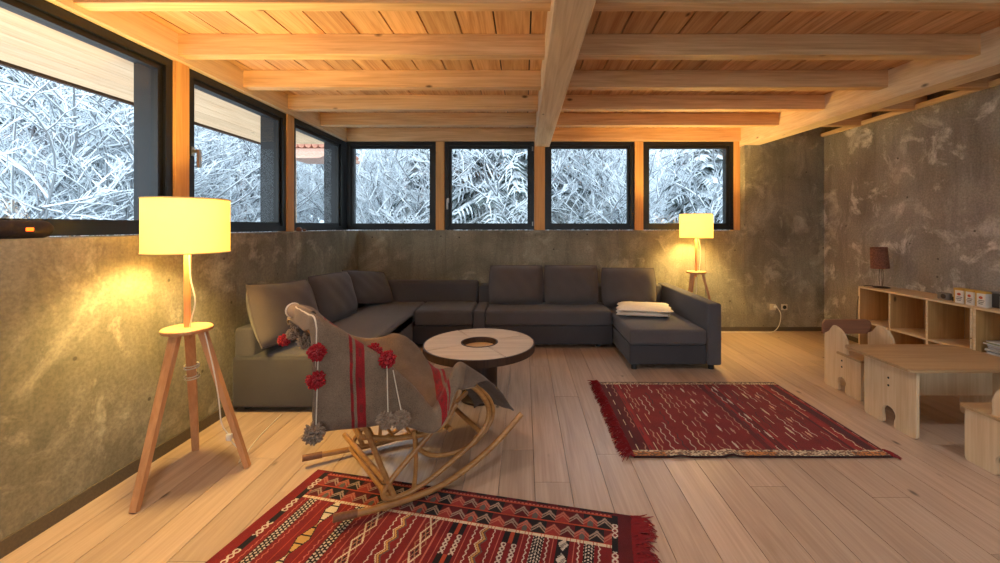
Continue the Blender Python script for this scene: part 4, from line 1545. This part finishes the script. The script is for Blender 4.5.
o = thing('radio', (3.89, y, STOP), 'small grey radio with a round dial on the shelf', 'radio')
MB().rbox(3.86, 3.91, y - .05, y + .05, STOP + .001, STOP + .065, .012, 3).build('body', 'grey_plastic', o)
MB().tube([(3.857, y - .012, STOP + .034), (3.862, y - .012, STOP + .034)], .022, 16).build('dial', 'dark_plastic', o)
MB().rbox(3.875, 3.90, y - .10, y - .07, STOP + .001, STOP + .04, .006, 2).build('battery_pack', 'dark_plastic', o)
y = shelf_y(990, 3.92)
o = thing('storage_tub', (3.98, y - .05, STOP), 'dark grey tub with a pale lid handle behind the cartons', 'tub')
MB().rbox(3.90, 4.07, y - .20, y + .02, STOP + .001, STOP + .12, .012, 3).build('body', 'dark_plastic', o)
MB().rbox(3.895, 4.075, y - .205, y + .025, STOP + .121, STOP + .132, .004, 2).build('lid', 'grey_plastic', o)
MB().tube(sm([(3.985, y - .13, STOP + .13), (3.985, y - .12, STOP + .150), (3.985, y - .06, STOP + .150), (3.985, y - .05, STOP + .13)], 5), .006, 6).build('lid_handle', 'white_card', o)
y = shelf_y(1001, 3.83)
o = thing('carton', (3.86, y - .03, STOP), 'plain white box at the end of the row beside the grey tub', 'box')
MB().rbox(3.83, 3.89, y - .08, y + .01, STOP + .001, STOP + .115, .003, 1).build('body', 'white_card', o)
MB().box(3.8295, 3.8305, y - .06, y - .01, STOP + .03, STOP + .08).build('label_patch', 'dark_plastic', o)
# ---- magazines
zz = .394
cov = ['paper', 'mag_blue', 'mag_green', 'paper', 'mag_red', 'mag_blue', 'paper', 'mag_green', 'paper']
mlab = ['white', 'blue grey', 'olive', 'white', 'red', 'blue grey', 'white', 'olive', 'white']
rm = random.Random(3)
pos = ['lowest', 'second from the bottom', 'third from the bottom', 'fourth from the bottom', 'fifth from the bottom', 'sixth from the bottom', 'third from the top', 'second from the top', 'topmost']
for k in range(9):
    th = rm.choice((.008, .010, .013))
    y0 = 3.372 - rm.uniform(0, .05)
    o = thing('magazine', (SX + .15, y0 - .11, zz), '%s covered magazine, %s in the shelf stack' % (mlab[k], pos[k]), 'magazine', 'magazines in the shelf')
    x0 = SX + .02 + rm.uniform(0, .04)
    MB().box(x0, x0 + .27, y0 - .215, y0, zz + .0005, zz + th - .001).build('pages', 'paper', o)
    MB().box(x0 - .002, x0 + .272, y0 - .217, y0 + .001, zz + th - .001, zz + th + .0003).build('cover', cov[k], o)
    zz += th + .001

# ================================================================== children's furniture
def arc(cx, cy, r, a0, a1, n_):
    return [(cx + r * math.cos(R(a0 + (a1 - a0) * k / n_)), cy + r * math.sin(R(a0 + (a1 - a0) * k / n_))) for k in range(n_ + 1)]
def keyhole_panel(w, h, r=.02, foot=.12, kr=.05):
    """panel outline (a along width, b height) with rounded corners and a keyhole notch at the bottom"""
    L = []
    L += arc(w - r, r, r, -90, 0, 4)
    L += arc(w - r, h - r, r, 0, 90, 4)
    L += arc(r, h - r, r, 90, 180, 4)
    L += arc(r, r, r, 180, 270, 4)
    c = w / 2
    n0 = kr * .75
    L += [(c - n0 - .02, 0)]
    L += arc(c - n0 - .02, .02, .02, -90, 0, 3)
    L += arc(c, .085, kr, 215, -35, 12)
    L += arc(c + n0 + .02, .02, .02, 180, 270, 3)
    return L
def screws(root, x, y, z, side=-1):
    for dz in (0, .055):
        MB().tube([(x + side * .0005, y, z + dz), (x + side * .0025, y, z + dz)], .008, 10).build('screw', 'black', root)

KT = thing('play_table', (3.05, 3.02, 0), 'low plywood table for children between two small chairs', 'table')
ty0, ty1, tx0, tx1, TZ = 2.72, 3.32, 2.60, 3.52, .48
out = []
rr_ = .03
out += arc(tx1 - rr_, ty0 + rr_, rr_, -90, 0, 5) + arc(tx1 - .12, ty1 - .12, .12, 0, 90, 8) + arc(tx0 + .06, ty1 - .06, .06, 90, 180, 5) + arc(tx0 + rr_, ty0 + rr_, rr_, 180, 270, 5)
MB().prism(out, lambda a, b, d: (a, b, TZ - .018 + d), .018).build('tabletop', 'ply_x', KT)
pan = keyhole_panel(.42, TZ - .019, .025, .12, .055)
for xx in (2.655, 3.40):
    MB().prism([(a, b) for a, b in pan], lambda a, b, d: (xx + d, 2.74 + a, b + .0005), .02).build('leg_panel', 'ply', KT)
    screws(KT, xx if xx < 3 else xx + .02, 2.95, .29, -1 if xx < 3 else 1)
MB().box(2.675, 3.40, 2.94, 2.96, .22, .40).build('stretcher', 'ply', KT)

def play_chair(label, x0, y_front, y_back, seat=.30, back=.575, wide=.40):
    """side panels in planes of constant x; front towards y_front"""
    s = 1 if y_back > y_front else -1
    D = abs(y_back - y_front)
    root = thing('play_chair', (x0 + wide / 2, (y_front + y_back) / 2, 0), label, 'chair', 'small plywood chairs')
    F = lambda a: y_front + s * a
    h1 = seat + .005
    o = []
    o += [(0.0, .02), (0.0, h1)]
    o += [(.10, h1), (.14, h1 + .01)]
    o += arc(.30, h1 + .01 + .07, .155, 195, 90, 8)
    o += [(D - .09, back - .04), (D - .05, back - .09), (D - .02, back - .11), (D, back - .12)]
    o += [(D, .02)] + arc(D - .02, .02, .02, 0, -90, 3)[1:]
    c = D / 2
    o += arc(c + .035 + .02, .02, .02, 270, 180, 3)
    o += arc(c, .085, .045, -35, 215, 12)
    o += arc(c - .035 - .02, .02, .02, 0, -90, 3)
    o += arc(.02, .02, .02, 270, 180, 3)
    for xx in (x0, x0 + wide - .02):
        MB().prism(o, lambda a, b, d: (xx + d, F(a), b + .0005), .02).build('side_panel', 'ply', root)
        screws(root, xx if xx == x0 else xx + .02, F(.20), seat - .10, -1 if xx == x0 else 1)
    seat_o = arc(wide + .005, .012, .012, -90, 0, 3) + [(wide + .017, .26), (-.017, .26)] + arc(-.005, .012, .012, 180, 270, 3)
    MB().prism(seat_o, lambda a, b, d: (x0 + a, F(b - .02), h1 + .001 + d), .018).build('seat', 'ply_x', root)
    bo = [(-.015, back - .13)] + arc(.035, back - .05, .05, 180, 90, 6) + arc(wide - .035, back - .05, .05, 90, 0, 6) + [(wide + .015, back - .13)]
    MB().prism(bo, lambda a, b, d: (x0 + a, F(D + .001 + d), b), .018).build('back_board', 'brownboard' if s > 0 else 'ply_x', root)
    MB().box(x0 + .02, x0 + wide - .02, min(F(.19), F(.21)), max(F(.19), F(.21)), seat - .16, seat).build('apron', 'ply', root)
    return root
play_chair('small plywood chair with a brown stained back board facing the low table', 2.775, 3.335, 3.74, .32, .585, .42)
play_chair('small plywood chair with a rounded back standing with its back to the photographer', 2.742, 2.52, 2.10, .32, .575, .42)

# ================================================================== unseen spots added on the joists to brighten the room
dl = [(-1.3, 1), (0.9, 1), (2.6, 1), (-1.3, 3), (0.9, 3), (2.6, 3)]
for k, (x, j) in enumerate(dl):
    y = jy[7 - j * 2 + 1] + .045 if j == 1 else jy[1] + .045
    root = thing('fill_spot', (x, y, JB), 'added unseen white cylinder downlight on the %s joist, %s' % (('foremost', 'rear')[j == 3], ('near the side windows', 'beside the middle beam', 'towards the worn wall')[k % 3]), 'lamp', 'added fill spots')
    MB().lathe([(.02, 0), (.075, 0), (.075, -.09), (.066, -.09), (.066, -.03), (.02, -.03)], (x, y, JB), 24, False).build('housing', 'cord', root)
    ld = bpy.data.lights.new('fill_spot_beam', 'SPOT')
    ld.energy = FILL_W
    ld.color = (1.0, .93, .88)
    ld.spot_size = R(150)
    ld.spot_blend = 1.0
    ld.shadow_soft_size = .055
    lo = bpy.data.objects.new('fill_spot_beam', ld)
    col.objects.link(lo)
    lo.parent = root
    lo.location = (0, 0, -.092)
